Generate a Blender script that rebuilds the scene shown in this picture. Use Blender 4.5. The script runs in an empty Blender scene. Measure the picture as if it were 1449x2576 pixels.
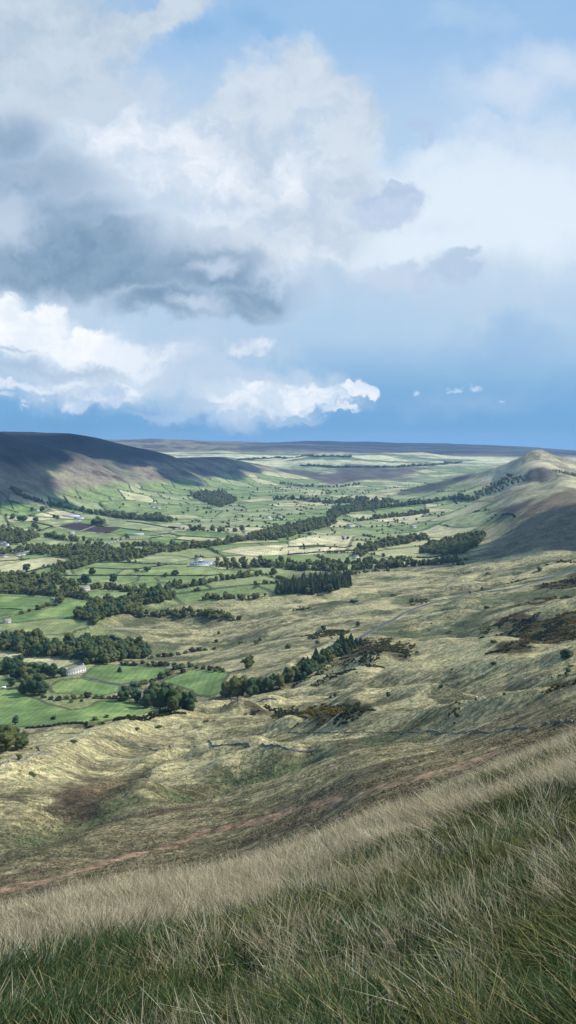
import bpy, math, random
import numpy as np
rng = np.random.default_rng(7)
random.seed(7)
scene = bpy.context.scene
COL = scene.collection

# ------------------------------------------------------------------ camera model
# picture coordinates used while authoring: a 1449 x 2576 grid of the photograph
F = 2100.0; CU = 724.5; CV = 1288.0
PITCH = math.atan((CV - 1120.0) / F)
SP, CP = math.sin(PITCH), math.cos(PITCH)

def ray(u, v):
    """picture point -> (tan azimuth, slope z/Y)"""
    a = (np.asarray(u, float) - CU) / F
    b = (np.asarray(v, float) - CV) / F
    yc = CP - b * SP
    return a / yc, -(SP + b * CP) / yc

def project(x, y, z):
    f = y * CP - z * SP
    up = y * SP + z * CP
    return CU + F * x / f, CV - F * up / f

# ------------------------------------------------------------------ noise
def _hash(ix, iy, seed):
    h = (ix * 374761393 + iy * 668265263 + seed * 1442695041) & 0xFFFFFFFF
    h = ((h ^ (h >> 13)) * 1274126177) & 0xFFFFFFFF
    h = h ^ (h >> 16)
    return (h & 0xFFFFFF) / float(0xFFFFFF)

def vnoise(x, y, seed=0):
    x = np.asarray(x, float); y = np.asarray(y, float)
    fx = np.floor(x); fy = np.floor(y)
    ix = fx.astype(np.int64); iy = fy.astype(np.int64)
    tx = x - fx; ty = y - fy
    tx = tx * tx * tx * (tx * (tx * 6 - 15) + 10); ty = ty * ty * ty * (ty * (ty * 6 - 15) + 10)
    a = _hash(ix, iy, seed); b = _hash(ix + 1, iy, seed)
    c = _hash(ix, iy + 1, seed); d = _hash(ix + 1, iy + 1, seed)
    return (a + (b - a) * tx) * (1 - ty) + (c + (d - c) * tx) * ty

def fbm(x, y, octv=4, seed=0, gain=0.5):
    s = 0.0; a = 1.0; n = 0.0
    c, sn = 0.8, 0.6
    for k in range(octv):
        s = s + a * vnoise(x, y, seed + k * 17); n += a; a *= gain
        x, y = (c * x - sn * y) * 2.03 + 11.3, (sn * x + c * y) * 2.03 - 7.1
    return s / n          # 0..1

def ridged(x, y, octv=3, seed=0):
    s = 0.0; a = 1.0; n = 0.0
    for k in range(octv):
        s = s + a * (1 - np.abs(2 * vnoise(x, y, seed + k * 31) - 1)); n += a; a *= 0.5
        x, y = x * 2.1 + 5.2, y * 2.1 + 1.7
    return s / n

def billow(x, y, octv=2, seed=0):
    s = 0.0; a = 1.0; n = 0.0
    for k in range(octv):
        s = s + a * np.abs(2 * vnoise(x, y, seed + k * 31) - 1); n += a; a *= 0.45
        x, y = x * 2.1 + 3.2, y * 2.1 + 8.7
    return s / n

def sstep(a, b, x):
    t = np.clip((np.asarray(x, float) - a) / (b - a), 0, 1)
    return t * t * (3 - 2 * t)

# ------------------------------------------------------------------ terrain control columns: u -> [(Y, v) ...]
COLS = {
 -300: [(20,2480),(60,2560),(120,2520),(190,2400),(230,2290),(300,2150),(380,2040),(480,1950),(600,1890),(720,1835),(900,1745),(1170,1610),(1480,1505),(1950,1400),(2300,1345),(2600,1295),(2750,1240),(2900,1190),(3200,1120),(3500,1085),(3900,1072),(4600,1080),(6500,1100),(10500,1110),(14000,1115)],
 0: [(20,2420),(60,2470),(120,2430),(190,2300),(215,2240),(290,2100),(370,2000),(430,1950),(520,1900),(640,1860),(720,1830),(840,1770),(960,1700),(1170,1600),(1480,1500),(1980,1400),(2350,1350),(2750,1300),(2950,1260),(3150,1215),(3450,1150),(3700,1112),(4000,1087),(4600,1094),(6500,1108),(9500,1116),(10500,1116),(14000,1118)],
 200: [(20,2370),(60,2410),(120,2370),(190,2265),(230,2190),(285,2100),(370,2000),(450,1930),(540,1880),(610,1850),(700,1815),(810,1770),(940,1700),(1170,1600),(1460,1500),(1960,1400),(2380,1350),(2950,1300),(3350,1270),(3600,1240),(3850,1200),(4100,1160),(4250,1143),(4500,1150),(4750,1130),(5000,1101),(5800,1112),(9000,1116),(10500,1112),(14000,1118)],
 400: [(22,2340),(60,2370),(120,2320),(185,2225),(265,2110),(360,2000),(440,1930),(540,1870),(620,1828),(720,1806),(790,1780),(940,1700),(1180,1600),(1470,1500),(1970,1400),(2380,1350),(3050,1300),(3900,1262),(4200,1240),(4500,1205),(4800,1172),(5100,1141),(5700,1156),(8000,1146),(9000,1130),(10500,1106),(14000,1120)],
 560: [(22,2290),(60,2320),(120,2270),(185,2190),(265,2085),(370,1970),(450,1900),(540,1845),(610,1806),(720,1775),(830,1720),(1050,1640),(1180,1600),(1430,1500),(1950,1400),(2350,1350),(3050,1300),(4000,1262),(4700,1236),(5200,1202),(5500,1176),(5800,1151),(6500,1168),(7700,1152),(8700,1136),(10500,1113),(14000,1122)],
 650: [(4100,1258),(4700,1237),(5400,1212),(5900,1182),(6300,1163),(6900,1172),(7700,1160),(8600,1142),(10500,1117),(14000,1126)],
 724: [(24,2235),(60,2260),(120,2215),(185,2140),(260,2040),(350,1950),(500,1850),(600,1800),(720,1750),(820,1700),(1050,1600),(1380,1500),(1700,1440),(1950,1400),(2350,1350),(3050,1300),(4100,1252),(4800,1232),(5600,1212),(6300,1186),(6600,1189),(7000,1181),(7400,1172),(8200,1149),(9200,1133),(10500,1112),(14000,1125)],
 900: [(26,2140),(60,2170),(110,2140),(170,2060),(215,2000),(260,1950),(330,1900),(410,1850),(520,1800),(600,1770),(700,1730),(870,1650),(1000,1600),(1330,1500),(1680,1440),(2000,1400),(2450,1350),(3100,1300),(4000,1260),(4900,1236),(5700,1214),(7000,1179),(8200,1147),(9300,1134),(10500,1117),(14000,1128)],
 1050: [(26,2080),(60,2110),(110,2080),(185,1990),(230,1950),(290,1900),(370,1850),(480,1800),(560,1770),(720,1700),(830,1650),(960,1600),(1260,1500),(1600,1440),(1900,1400),(2250,1360),(2800,1320),(3500,1282),(4100,1250),(4500,1224),(4700,1219),(5300,1227),(6000,1210),(7000,1180),(8200,1150),(9300,1136),(10500,1120),(14000,1128)],
 1200: [(28,2015),(60,2050),(110,2020),(200,1932),(240,1900),(310,1850),(400,1800),(480,1770),(640,1700),(750,1650),(870,1600),(1150,1500),(1450,1440),(1750,1400),(2000,1372),(2350,1340),(2650,1292),(2900,1262),(3200,1276),(3600,1250),(3850,1230),(4300,1191),(4900,1206),(6500,1192),(7000,1180),(8200,1150),(9300,1137),(10500,1124),(14000,1132)],
 1300: [(28,1975),(60,2010),(110,1980),(200,1895),(260,1850),(340,1800),(410,1770),(560,1700),(670,1650),(780,1600),(1050,1500),(1350,1440),(1600,1400),(1700,1385),(1850,1357),(2050,1318),(2300,1280),(2500,1252),(2780,1228),(3100,1242),(3300,1224),(3450,1204),(3650,1182),(3920,1160),(4500,1172),(6500,1186),(8200,1152),(10500,1128),(14000,1136)],
 1250: [(2050,1352),(2350,1315),(2600,1275),(2850,1244),(3150,1258),(3500,1240),(3800,1218),(4150,1176),(4600,1188)],
 1380: [(2500,1232),(2780,1203),(3000,1216),(3200,1206),(3350,1188),(3500,1172),(3700,1160),(4000,1144),(4400,1158)],
 1352: [(2800,1211),(3000,1222),(3200,1210),(3270,1196),(3420,1173),(3600,1165),(4000,1142),(4500,1158),(6500,1180)],
 1409: [(1480,1393),(1700,1342),(1950,1286),(2250,1238),(2500,1215),(2600,1202),(2750,1194),(2950,1212),(3250,1203),(3450,1187),(3950,1150),(4500,1164)],
 1449: [(30,1925),(60,1950),(110,1925),(200,1842),(260,1800),(330,1770),(470,1700),(590,1650),(700,1600),(960,1500),(1200,1440),(1400,1400),(1500,1388),(1650,1350),(1850,1300),(2150,1250),(2500,1222),(2750,1206),(3000,1220),(3300,1206),(3500,1192),(3950,1162),(4500,1176),(7000,1172),(8500,1150),(10500,1134),(14000,1140)],
 1750: [(32,1820),(60,1850),(110,1820),(200,1720),(330,1640),(470,1570),(700,1480),(960,1420),(1200,1370),(1500,1320),(1850,1270),(2150,1235),(2500,1215),(2750,1210),(3000,1220),(3500,1200),(3950,1175),(4500,1180),(7000,1172),(10500,1140),(14000,1142)],
}
PA, PB, PC = 0.40, 0.2516, 0.2876
def plane(x, y):
    return -1.7 - PA * y + PB * x + PC * x * np.clip(x / (np.abs(y) + .5), -.45, .45)

pts = []
for u, lst in COLS.items():
    for Y, v in lst:
        t, s = ray(u, v)
        az = math.atan(t); r = Y * math.sqrt(1 + t * t)
        pts.append((az, math.log(r), s * Y / r))
for t in np.linspace(-0.55, 0.55, 9):
    for Y in (4.0, 7.0, 10.5, 14 + 12 * t):
        r = Y * math.sqrt(1 + t * t)
        pts.append((math.atan(t), math.log(r), plane(t * Y, Y) / r))
P = np.array(pts)
KA = 1.6            # azimuth weight
def _k(d2):
    return 0.5 * d2 * np.log(d2 + 1e-12)
def _tps_fit(P):
    X = np.c_[P[:, 0] * KA, P[:, 1]]
    n = len(X)
    D = ((X[:, None, :] - X[None]) ** 2).sum(2)
    K = _k(D) + np.eye(n) * 2e-5
    Q = np.c_[np.ones(n), X]
    A = np.block([[K, Q], [Q.T, np.zeros((3, 3))]])
    w = np.linalg.solve(A, np.r_[P[:, 2], 0, 0, 0])
    return X, w
TX, TW = _tps_fit(P)
GA = np.linspace(-0.62, 0.62, 320); GL = np.linspace(math.log(3.5), math.log(15500), 700)
def _tps_grid():
    out = np.empty((len(GL), len(GA)))
    for i, l in enumerate(GL):
        q = np.c_[GA * KA, np.full(len(GA), l)]
        D = ((q[:, None, :] - TX[None]) ** 2).sum(2)
        out[i] = _k(D) @ TW[:-3] + TW[-3] + q @ TW[-2:]
    return out
GRID = _tps_grid()
def macro(x, y):
    r = np.sqrt(x * x + y * y) + 1e-6
    az = np.arctan2(x, y)
    def look(az_):
        fa = np.clip((az_ - GA[0]) / (GA[1] - GA[0]), 1, len(GA) - 2.001)
        fl = np.clip((np.log(r) - GL[0]) / (GL[1] - GL[0]), 1, len(GL) - 2.001)
        ia = fa.astype(int); il = fl.astype(int); ta = fa - ia; tl = fl - il
        def wts(t): return (-.5 * t + t * t - .5 * t ** 3, 1 - 2.5 * t * t + 1.5 * t ** 3, .5 * t + 2 * t * t - 1.5 * t ** 3, -.5 * t * t + .5 * t ** 3)
        wa = wts(ta); wl = wts(tl); out = 0.0
        for j in range(4):
            row = 0.0
            for i in range(4): row = row + wa[i] * GRID[il + j - 1, ia + i - 1]
            out = out + wl[j] * row
        return out
    s = look(np.clip(az, -0.6, 0.6))
    back = sstep(0.7, 1.5, np.abs(az))
    if np.any(back > 0):
        s = s * (1 - back) + look(np.zeros_like(az)) * 0.25 * back
    z = s * r
    t = np.clip(x / np.maximum(np.abs(y), 0.3), -0.5, 0.5)
    ye = 14 + 12 * t
    w = 1 - sstep(0.75, 1.15, r / ye)
    return z * (1 - w) + plane(x, y) * w

# folds of the ground: (points, half width, height), all in metres; filled in below
FOLDS = []
def folds(x, y):
    h = np.zeros(np.shape(x))
    for pl, w, a in FOLDS:
        xs = [p[0] for p in pl]; ys = [p[1] for p in pl]
        m = (x > min(xs) - 3 * w) & (x < max(xs) + 3 * w) & (y > min(ys) - 3 * w) & (y < max(ys) + 3 * w)
        if m.any():
            d = seg_dist(x[m], y[m], pl)
            h[m] += a * np.exp(-(d / w) ** 2)
    return h
# road, lanes and tracks are levelled into the ground; filled in below: list of (points, half width)
LEVEL = []
def seg_dist(x, y, pl):
    d = np.full(np.shape(x), 1e9)
    for (ax, ay), (bx, by) in zip(pl[:-1], pl[1:]):
        dx, dy = bx - ax, by - ay
        t = np.clip(((x - ax) * dx + (y - ay) * dy) / (dx * dx + dy * dy + 1e-9), 0, 1)
        d = np.minimum(d, np.hypot(x - ax - t * dx, y - ay - t * dy))
    return d

def hum_parts(x, y, z):
    r = np.hypot(x, y)
    # landslip hummocks on the rough slopes
    up = sstep(-246, -222, z) * sstep(110, 260, r) * (1 - sstep(1700, 2300, r))
    t_ = x / np.maximum(y, 1.0)
    east_ = np.maximum(sstep(-.245, -.18, t_) * sstep(985, 1060, y) * (1 - sstep(1310, 1440, y)), sstep(-.03, .03, t_) * sstep(985, 1060, y) * (1 - sstep(1640, 1800, y)))
    up = np.maximum(up, .55 * east_)
    wx = 34 * (fbm(x / 90, y / 90, 2, 5) - .5); wy = 34 * (fbm(x / 90, y / 90, 2, 9) - .5)
    xr = (x + wx) * 0.94 - (y + wy) * 0.34; yr = (x + wx) * 0.34 + (y + wy) * 0.94
    far = sstep(350, 900, r)
    n0 = billow(xr / 170, yr / 105, 2, 21) - 0.36
    n1 = billow(xr / 70, yr / 38, 2, 25) - 0.36
    n2 = ridged(xr / 52, yr / 10, 2, 41) - 0.55
    n3 = fbm(xr / 24, yr / 11, 2, 47) - .5
    n4 = ridged(xr / 120, yr / 17, 2, 53) - 0.55
    h = up * ((6 + 15 * far) * n0 + (2.4 + 6.0 * far) * n1 + (.7 + 1.0 * far) * n2 + (.9 + .9 * far) * n3 + (1.9 - .8 * far) * n4)
    # gullies and breaks on the hills
    hill = sstep(-225, -170, z) * sstep(1500, 2300, r)
    h = h + folds(x, y)
    g = ridged(x / 420 + .3 * fbm(x / 300, y / 300, 2, 3), y / 620, 4, 63) - 0.55
    east = sstep(150, 500, x) * (1 - sstep(4500, 5500, r))
    h = h + hill * 26 * g * (1 - 0.4 * sstep(3500, 6000, r)) * (1 - .72 * east)
    h = h + hill * 6 * (fbm(x / 90, y / 110, 4, 77) - .5)
    h = h + sstep(7600, 9200, r) * 70 * (fbm(x / 1500, y / 1500, 3, 81) - .5) + sstep(5600, 6600, r) * (1 - sstep(8200, 9200, r)) * 60 * (fbm(x / 800, y / 700, 3, 83) - .5)
    # rolling floor
    h = h + (1 - sstep(-240, -215, z)) * sstep(500, 900, r) * 5 * (fbm(x / 230, y / 230, 2, 15) - .5)
    return h

def H(x, y, fine=True):
    x = np.asarray(x, float); y = np.asarray(y, float)
    z = macro(x, y)
    h = hum_parts(x, y, z)
    r = np.hypot(x, y)
    if fine:
        rough = sstep(-252, -238, z)
        k = np.ones_like(r); h = h + 0.0 * r
        for pl, hw in LEVEL:
            xs = [p[0] for p in pl]; ys = [p[1] for p in pl]
            m = (x > min(xs) - 50) & (x < max(xs) + 50) & (y > min(ys) - 50) & (y < max(ys) + 50)
            if m.any():
                d = seg_dist(x[m], y[m], pl) if x.ndim else seg_dist(x, y, pl)
                kk = sstep(hw + .5, hw + 8, d)
                soft = .25 + .75 * sstep(5, 45, d)
                if x.ndim: h[m] = h[m] * soft
                else: h = h * soft
                if x.ndim: k[m] = np.minimum(k[m], kk)
                else: k = np.minimum(k, kk)
        mid = sstep(60, 140, r) * (1 - sstep(1500, 2200, r)) * rough * k
        tus = fbm(x / 5.5, y / 3.6, 3, 91) - .5
        h = h + mid * 0.75 * tus + mid * 0.3 * (vnoise(x / 1.3, y / 1.1, 93) - .5) * (1 - sstep(500, 900, r))
        near = 1 - sstep(20, 60, r)
        h = h + near * (0.22 * (fbm(x / .9, y / .9, 3, 101) - .5) + 0.25 * (fbm(x / 3, y / 3, 2, 103) - .5))
    return z + h

_LR = np.exp(np.linspace(math.log(3), math.log(13500), 2600))
def hit(u, v):
    """first ground point seen through a picture point"""
    t, s = ray(u, v)
    z = H(t * _LR, _LR)
    below = z >= s * _LR
    k = int(np.argmax(below))
    if not below.any(): k = len(_LR) - 1
    if k == 0: return (t * _LR[0], _LR[0])
    f0 = s * _LR[k - 1] - z[k - 1]; f1 = z[k] - s * _LR[k]
    w = f0 / (f0 + f1 + 1e-9)
    Y = _LR[k - 1] + (_LR[k] - _LR[k - 1]) * w
    return (float(t * Y), float(Y))
def hits(lst):
    return [hit(*p[:2]) for p in lst]
def gz(x, y):
    return float(H(np.array([x]), np.array([y]))[0])

_F = [
 ([(0,1968),(120,1928),(240,1878),(330,1842),(420,1818),(520,1800)], 20, 7),
 ([(130,2030),(230,1992),(300,1962),(360,1932),(430,1906)], 12, -5.5),
 ([(200,2000),(280,1962),(340,1935),(420,1898)], 8, 3.5),
 ([(240,2012),(290,1998),(350,1996)], 12, 5),
 ([(90,2095),(150,2066),(215,2036),(245,2006)], 14, -5),
 ([(0,2052),(100,2038),(190,2004),(240,1990)], 10, 4),
 ([(490,1990),(600,1958),(700,1932),(760,1906)], 12, -6),
 ([(380,1945),(450,1908),(560,1890),(640,1880)], 10, 4),
 ([(560,1930),(640,1905),(724,1895)], 9, 3.5),
 ([(724,1832),(900,1822),(1100,1812),(1300,1784),(1449,1764)], 14, 5),
 ([(724,1856),(950,1850),(1200,1846),(1449,1806)], 14, -1.5),
 ([(914,1776),(1000,1768),(1084,1766)], 22, 8),
 ([(724,1682),(800,1642),(880,1602),(925,1580)], 12, 5),
 ([(610,1792),(640,1788),(670,1790)], 16, 7),
 ([(360,1524),(410,1520)], 20, 7),
 ([(205,1590),(240,1572),(300,1556),(450,1541),(560,1562)], 24, 7),
 ([(300,1600),(450,1590),(600,1575),(724,1560)], 20, 5),
 ([(450,1618),(560,1610),(700,1596)], 12, -4),
 ([(950,1660),(1100,1650),(1250,1628)], 30, 8),
 ([(1000,1700),(1150,1690),(1300,1672),(1449,1650)], 16, 5),
 ([(960,1750),(1150,1738),(1300,1728),(1449,1712)], 16, -5),
 ([(560,1520),(700,1500),(900,1490)], 26, 6),
 ([(900,1540),(1000,1510),(1150,1480),(1300,1462)], 26, 6),
 ([(870,1640),(960,1575),(1060,1530)], 14, 3),
 ([(1100,1322),(1161,1312)], 60, 10),
 ([(1348,1149),(1358,1147)], 75, 14),
 ([(790,1162),(850,1160)], 280, 55),
 ([(960,1150),(1060,1149)], 300, 40),
 ([(1354,1150),(1400,1156),(1449,1166)], 45, 8),
 ([(1354,1146),(1314,1162),(1274,1175),(1224,1190),(1150,1206)], 42, 12),
 ([(1405,1200),(1414,1199)], 45, 10),
 ([(1409,1199),(1331,1217),(1279,1240),(1200,1266)], 34, 9),
 ([(1350,1200),(1390,1204)], 55, -16),
 ([(1449,1300),(1330,1350),(1240,1392)], 30, -7),
 ([(1449,1330),(1350,1366)], 26, -6),
 ([(1449,1262),(1330,1310),(1290,1330)], 30, -6),
 ([(60,1180),(120,1215),(150,1240)], 60, -16),
 ([(300,1170),(340,1205),(360,1235)], 60, -14),
 ([(420,1190),(450,1215),(460,1235)], 60, -12),
]
FOLDS = [(hits(pl), w, a * (1.6 if min(q[1] for q in pl) > 1755 else 1.0)) for pl, w, a in _F]

# ------------------------------------------------------------------ helpers: materials
def lin(r, g, b):
    f = lambda c: (c / 255 / 12.92) if c / 255 <= 0.04045 else ((c / 255 + 0.055) / 1.055) ** 2.4
    return (f(r), f(g), f(b))
class NT:
    def __init__(self, tree): self.t = tree; self.n = tree.nodes; self.l = tree.links
    def node(self, kind, **kw):
        n = self.n.new(kind)
        for k, v in kw.items(): setattr(n, k, v)
        return n
    def put(self, sock, val):
        if hasattr(val, 'is_output'): self.l.new(val, sock)
        elif isinstance(val, (tuple, list)):
            sock.default_value = tuple(val) if len(val) == len(sock.default_value) else tuple(val) + (1.0,)
        else: sock.default_value = val
    def math(self, op, a, b=None, c=None, clamp=False):
        n = self.node('ShaderNodeMath', operation=op, use_clamp=clamp)
        self.put(n.inputs[0], a)
        if b is not None: self.put(n.inputs[1], b)
        if c is not None: self.put(n.inputs[2], c)
        return n.outputs[0]
    def vec(self, op, a, b=None, c=None):
        n = self.node('ShaderNodeVectorMath', operation=op)
        self.put(n.inputs[0], a)
        if b is not None:
            if op == 'SCALE': self.put(n.inputs[3], b)
            else: self.put(n.inputs[1], b)
        return n.outputs['Value'] if op in ('LENGTH', 'DOT_PRODUCT', 'DISTANCE') else n.outputs[0]
    def mix(self, fac, a, b, mode='MIX'):
        n = self.node('ShaderNodeMix', data_type='RGBA', blend_type=mode)
        self.put(n.inputs[0], fac); self.put(n.inputs[6], a); self.put(n.inputs[7], b)
        return n.outputs[2]
    def ramp(self, x, lo, hi, a=0.0, b=1.0, smooth=True):
        n = self.node('ShaderNodeMapRange', interpolation_type='SMOOTHSTEP' if smooth else 'LINEAR')
        self.put(n.inputs[0], x)
        n.inputs[1].default_value = lo; n.inputs[2].default_value = hi
        n.inputs[3].default_value = a; n.inputs[4].default_value = b
        return n.outputs[0]
    def noise(self, vec, scale, detail=4, rough=0.5, dist=0.0, color=False):
        n = self.node('ShaderNodeTexNoise')
        self.put(n.inputs['Vector'], vec); n.inputs['Scale'].default_value = scale
        n.inputs['Detail'].default_value = detail; n.inputs['Roughness'].default_value = rough
        n.inputs['Distortion'].default_value = dist
        return n.outputs['Color'] if color else n.outputs[0]
    def comb(self, x, y, z):
        n = self.node('ShaderNodeCombineXYZ')
        for i, q in enumerate((x, y, z)): self.put(n.inputs[i], q)
        return n.outputs[0]

def new_mat(name, rough=0.9, spec=0.2):
    m = bpy.data.materials.new(name); m.use_nodes = True
    b = m.node_tree.nodes['Principled BSDF']
    b.inputs['Roughness'].default_value = rough
    b.inputs['Specular IOR Level'].default_value = spec
    return m, NT(m.node_tree), b
def noisy_mat(name, c1, c2, scale=2.0, rough=0.85, spec=0.2, bump=0.0, objspace=True):
    m, n, b = new_mat(name, rough, spec)
    tc = n.node('ShaderNodeTexCoord')
    f = n.noise(tc.outputs['Object'], scale, 4, 0.6)
    f = n.ramp(f, 0.35, 0.65)
    n.put(b.inputs['Base Color'], n.mix(f, c1, c2))
    if bump:
        bp = n.node('ShaderNodeBump'); bp.inputs['Strength'].default_value = 0.6; bp.inputs['Distance'].default_value = bump
        n.put(bp.inputs['Height'], f); n.put(b.inputs['Normal'], bp.outputs[0])
    return m

def ground_mat(name, kind):
    """vegetation cover: the colour of the plants comes from the mesh attribute, fine tussocks from noise"""
    m, n, b = new_mat(name, 0.95, 0.08)
    at = n.node('ShaderNodeAttribute', attribute_name='cover').outputs['Color']
    pos = n.node('ShaderNodeNewGeometry').outputs['Position']
    flat = n.vec('MULTIPLY', pos, (1, 1, 0.3))
    if kind == 'slope':
        st = n.vec('MULTIPLY', pos, (0.62, 1.0, 0.3))
        f1 = n.noise(st, 0.42, 5, 0.68)
        f2 = n.noise(st, 1.7, 3, 0.6)
        f3 = n.noise(flat, 0.035, 4, 0.55)
        k = n.math('MULTIPLY', n.ramp(f1, 0.32, 0.68, 0.50, 1.42), n.ramp(f2, 0.32, 0.68, 0.66, 1.3))
        k = n.math('MULTIPLY', k, n.ramp(f3, 0.3, 0.7, 0.82, 1.18))
        f4 = n.noise(n.vec('MULTIPLY', pos, (0.16, 0.8, 0.2)), 0.32, 4, 0.6)
        k = n.math('MULTIPLY', k, n.ramp(f4, 0.32, 0.68, 0.86, 1.12))
        col = n.vec('SCALE', at, k)
        tint = n.mix(n.ramp(f1, 0.4, 0.75), (0.92, 0.98, 0.90), (1.12, 1.02, 0.90))
        col = n.vec('MULTIPLY', col, tint)
        h = n.math('ADD', f1, n.math('MULTIPLY', f2, 0.35))
        bp = n.node('ShaderNodeBump'); bp.inputs['Strength'].default_value = 0.8; bp.inputs['Distance'].default_value = 0.6
        n.put(bp.inputs['Height'], h); n.put(b.inputs['Normal'], bp.outputs[0])
    elif kind == 'field':
        f1 = n.noise(flat, 0.05, 4, 0.6); f2 = n.noise(n.vec('MULTIPLY', pos, (1, .35, 0)), 0.6, 4, 0.6)
        wv = n.node('ShaderNodeTexWave', bands_direction='X'); wv.inputs['Scale'].default_value = 0.045
        wv.inputs['Distortion'].default_value = 2.5; wv.inputs['Detail'].default_value = 1.0
        n.put(wv.inputs['Vector'], pos)
        k = n.math('MULTIPLY', n.ramp(f1, 0.3, 0.7, 0.76, 1.22), n.ramp(f2, 0.3, 0.7, 0.84, 1.14))
        k = n.math('MULTIPLY', k, n.ramp(wv.outputs[0], 0, 1, 0.92, 1.07))
        col = n.vec('SCALE', at, k)
        bp = n.node('ShaderNodeBump'); bp.inputs['Strength'].default_value = 0.4; bp.inputs['Distance'].default_value = 0.25
        n.put(bp.inputs['Height'], f2); n.put(b.inputs['Normal'], bp.outputs[0])
    else:   # far hills
        f1 = n.noise(flat, 0.012, 6, 0.62); f2 = n.noise(flat, 0.07, 4, 0.6)
        k = n.math('MULTIPLY', n.ramp(f1, 0.3, 0.7, 0.7, 1.3), n.ramp(f2, 0.3, 0.7, 0.75, 1.25))
        col = n.vec('SCALE', at, k)
        bp = n.node('ShaderNodeBump'); bp.inputs['Strength'].default_value = 0.7; bp.inputs['Distance'].default_value = 5.0
        n.put(bp.inputs['Height'], n.math('ADD', f1, n.math('MULTIPLY', f2, .3))); n.put(b.inputs['Normal'], bp.outputs[0])
    n.put(b.inputs['Base Color'], col)
    return m

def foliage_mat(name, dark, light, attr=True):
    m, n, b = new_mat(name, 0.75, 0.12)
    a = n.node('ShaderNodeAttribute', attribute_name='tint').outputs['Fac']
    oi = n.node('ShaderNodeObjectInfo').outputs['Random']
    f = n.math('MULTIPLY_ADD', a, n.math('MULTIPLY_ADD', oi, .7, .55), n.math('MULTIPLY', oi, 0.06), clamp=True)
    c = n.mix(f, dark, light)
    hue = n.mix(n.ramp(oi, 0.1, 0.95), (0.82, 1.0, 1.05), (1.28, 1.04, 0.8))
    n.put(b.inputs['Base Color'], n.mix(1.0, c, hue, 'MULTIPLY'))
    return m

# ------------------------------------------------------------------ helpers: meshes and objects
def mesh_np(name, verts, faces_list, mats=(), attrs=None, smooth=False):
    """faces_list: list of int arrays (n,3) or (n,4); attrs: {name: per-vertex floats or colours}"""
    me = bpy.data.meshes.new(name)
    verts = np.asarray(verts, np.float32)
    me.vertices.add(len(verts)); me.vertices.foreach_set('co', verts.ravel())
    faces_list = [f for f in faces_list if len(f)]
    tot = np.concatenate([np.full(len(f), f.shape[1], np.int32) for f in faces_list])
    idx = np.concatenate([np.asarray(f, np.int32).ravel() for f in faces_list])
    me.loops.add(len(idx)); me.loops.foreach_set('vertex_index', idx)
    me.polygons.add(len(tot))
    me.polygons.foreach_set('loop_start', np.r_[0, np.cumsum(tot)[:-1]].astype(np.int32))
    me.polygons.foreach_set('loop_total', tot)
    if smooth: me.polygons.foreach_set('use_smooth', np.ones(len(tot), bool))
    for k, v in (attrs or {}).items():
        v = np.asarray(v, np.float32)
        if v.ndim == 1:
            a = me.attributes.new(k, 'FLOAT', 'POINT'); a.data.foreach_set('value', v)
        else:
            a = me.attributes.new(k, 'FLOAT_COLOR', 'POINT')
            a.data.foreach_set('color', np.c_[v, np.ones(len(v))].astype(np.float32).ravel())
    for m in mats: me.materials.append(m)
    me.update(calc_edges=True); me.validate()
    return me

def link(name, data, parent=None, label=None, cat=None, group=None, kind=None, loc=None, rz=None):
    o = bpy.data.objects.new(name, data); COL.objects.link(o)
    if parent is not None: o.parent = parent
    if loc is not None: o.location = loc
    if rz is not None: o.rotation_euler = (0, 0, rz)
    if label: o['label'] = label
    if cat: o['category'] = cat
    if group: o['group'] = group
    if kind: o['kind'] = kind
    return o

class MB:
    """collects boxes, prisms and tubes into one mesh"""
    def __init__(self): self.v = []; self.f3 = []; self.f4 = []
    def add(self, vs, f4=(), f3=()):
        o = len(self.v); self.v += [tuple(p) for p in vs]
        self.f4 += [tuple(i + o for i in f) for f in f4]; self.f3 += [tuple(i + o for i in f) for f in f3]
    def box(self, x0, x1, y0, y1, z0, z1):
        self.add([(x0,y0,z0),(x1,y0,z0),(x1,y1,z0),(x0,y1,z0),(x0,y0,z1),(x1,y0,z1),(x1,y1,z1),(x0,y1,z1)],
                 [(0,3,2,1),(4,5,6,7),(0,1,5,4),(1,2,6,5),(2,3,7,6),(3,0,4,7)])
    def tube(self, p0, p1, r0, r1=None, n=8):
        r1 = r0 if r1 is None else r1
        p0 = np.array(p0, float); p1 = np.array(p1, float); d = p1 - p0; d /= np.linalg.norm(d) + 1e-9
        a = np.cross(d, (0, 0, 1.0) if abs(d[2]) < .9 else (1.0, 0, 0)); a /= np.linalg.norm(a); b = np.cross(d, a)
        vs = []
        for p, r in ((p0, r0), (p1, r1)):
            for k in range(n):
                q = 2 * math.pi * k / n
                vs.append(p + r * (math.cos(q) * a + math.sin(q) * b))
        self.add(vs, [(k, (k + 1) % n, n + (k + 1) % n, n + k) for k in range(n)],
                 [(0, k + 1, k) for k in range(1, n - 1)] + [(n, n + k, n + k + 1) for k in range(1, n - 1)])
    def mesh(self, name, mat, tint=None):
        return mesh_np(name, self.v, [np.array(self.f4, np.int32).reshape(-1, 4), np.array(self.f3, np.int32).reshape(-1, 3)], [mat])
    def build(self, name, mat, parent=None, **kw):
        return link(name, self.mesh(name, mat), parent, **kw)

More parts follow.
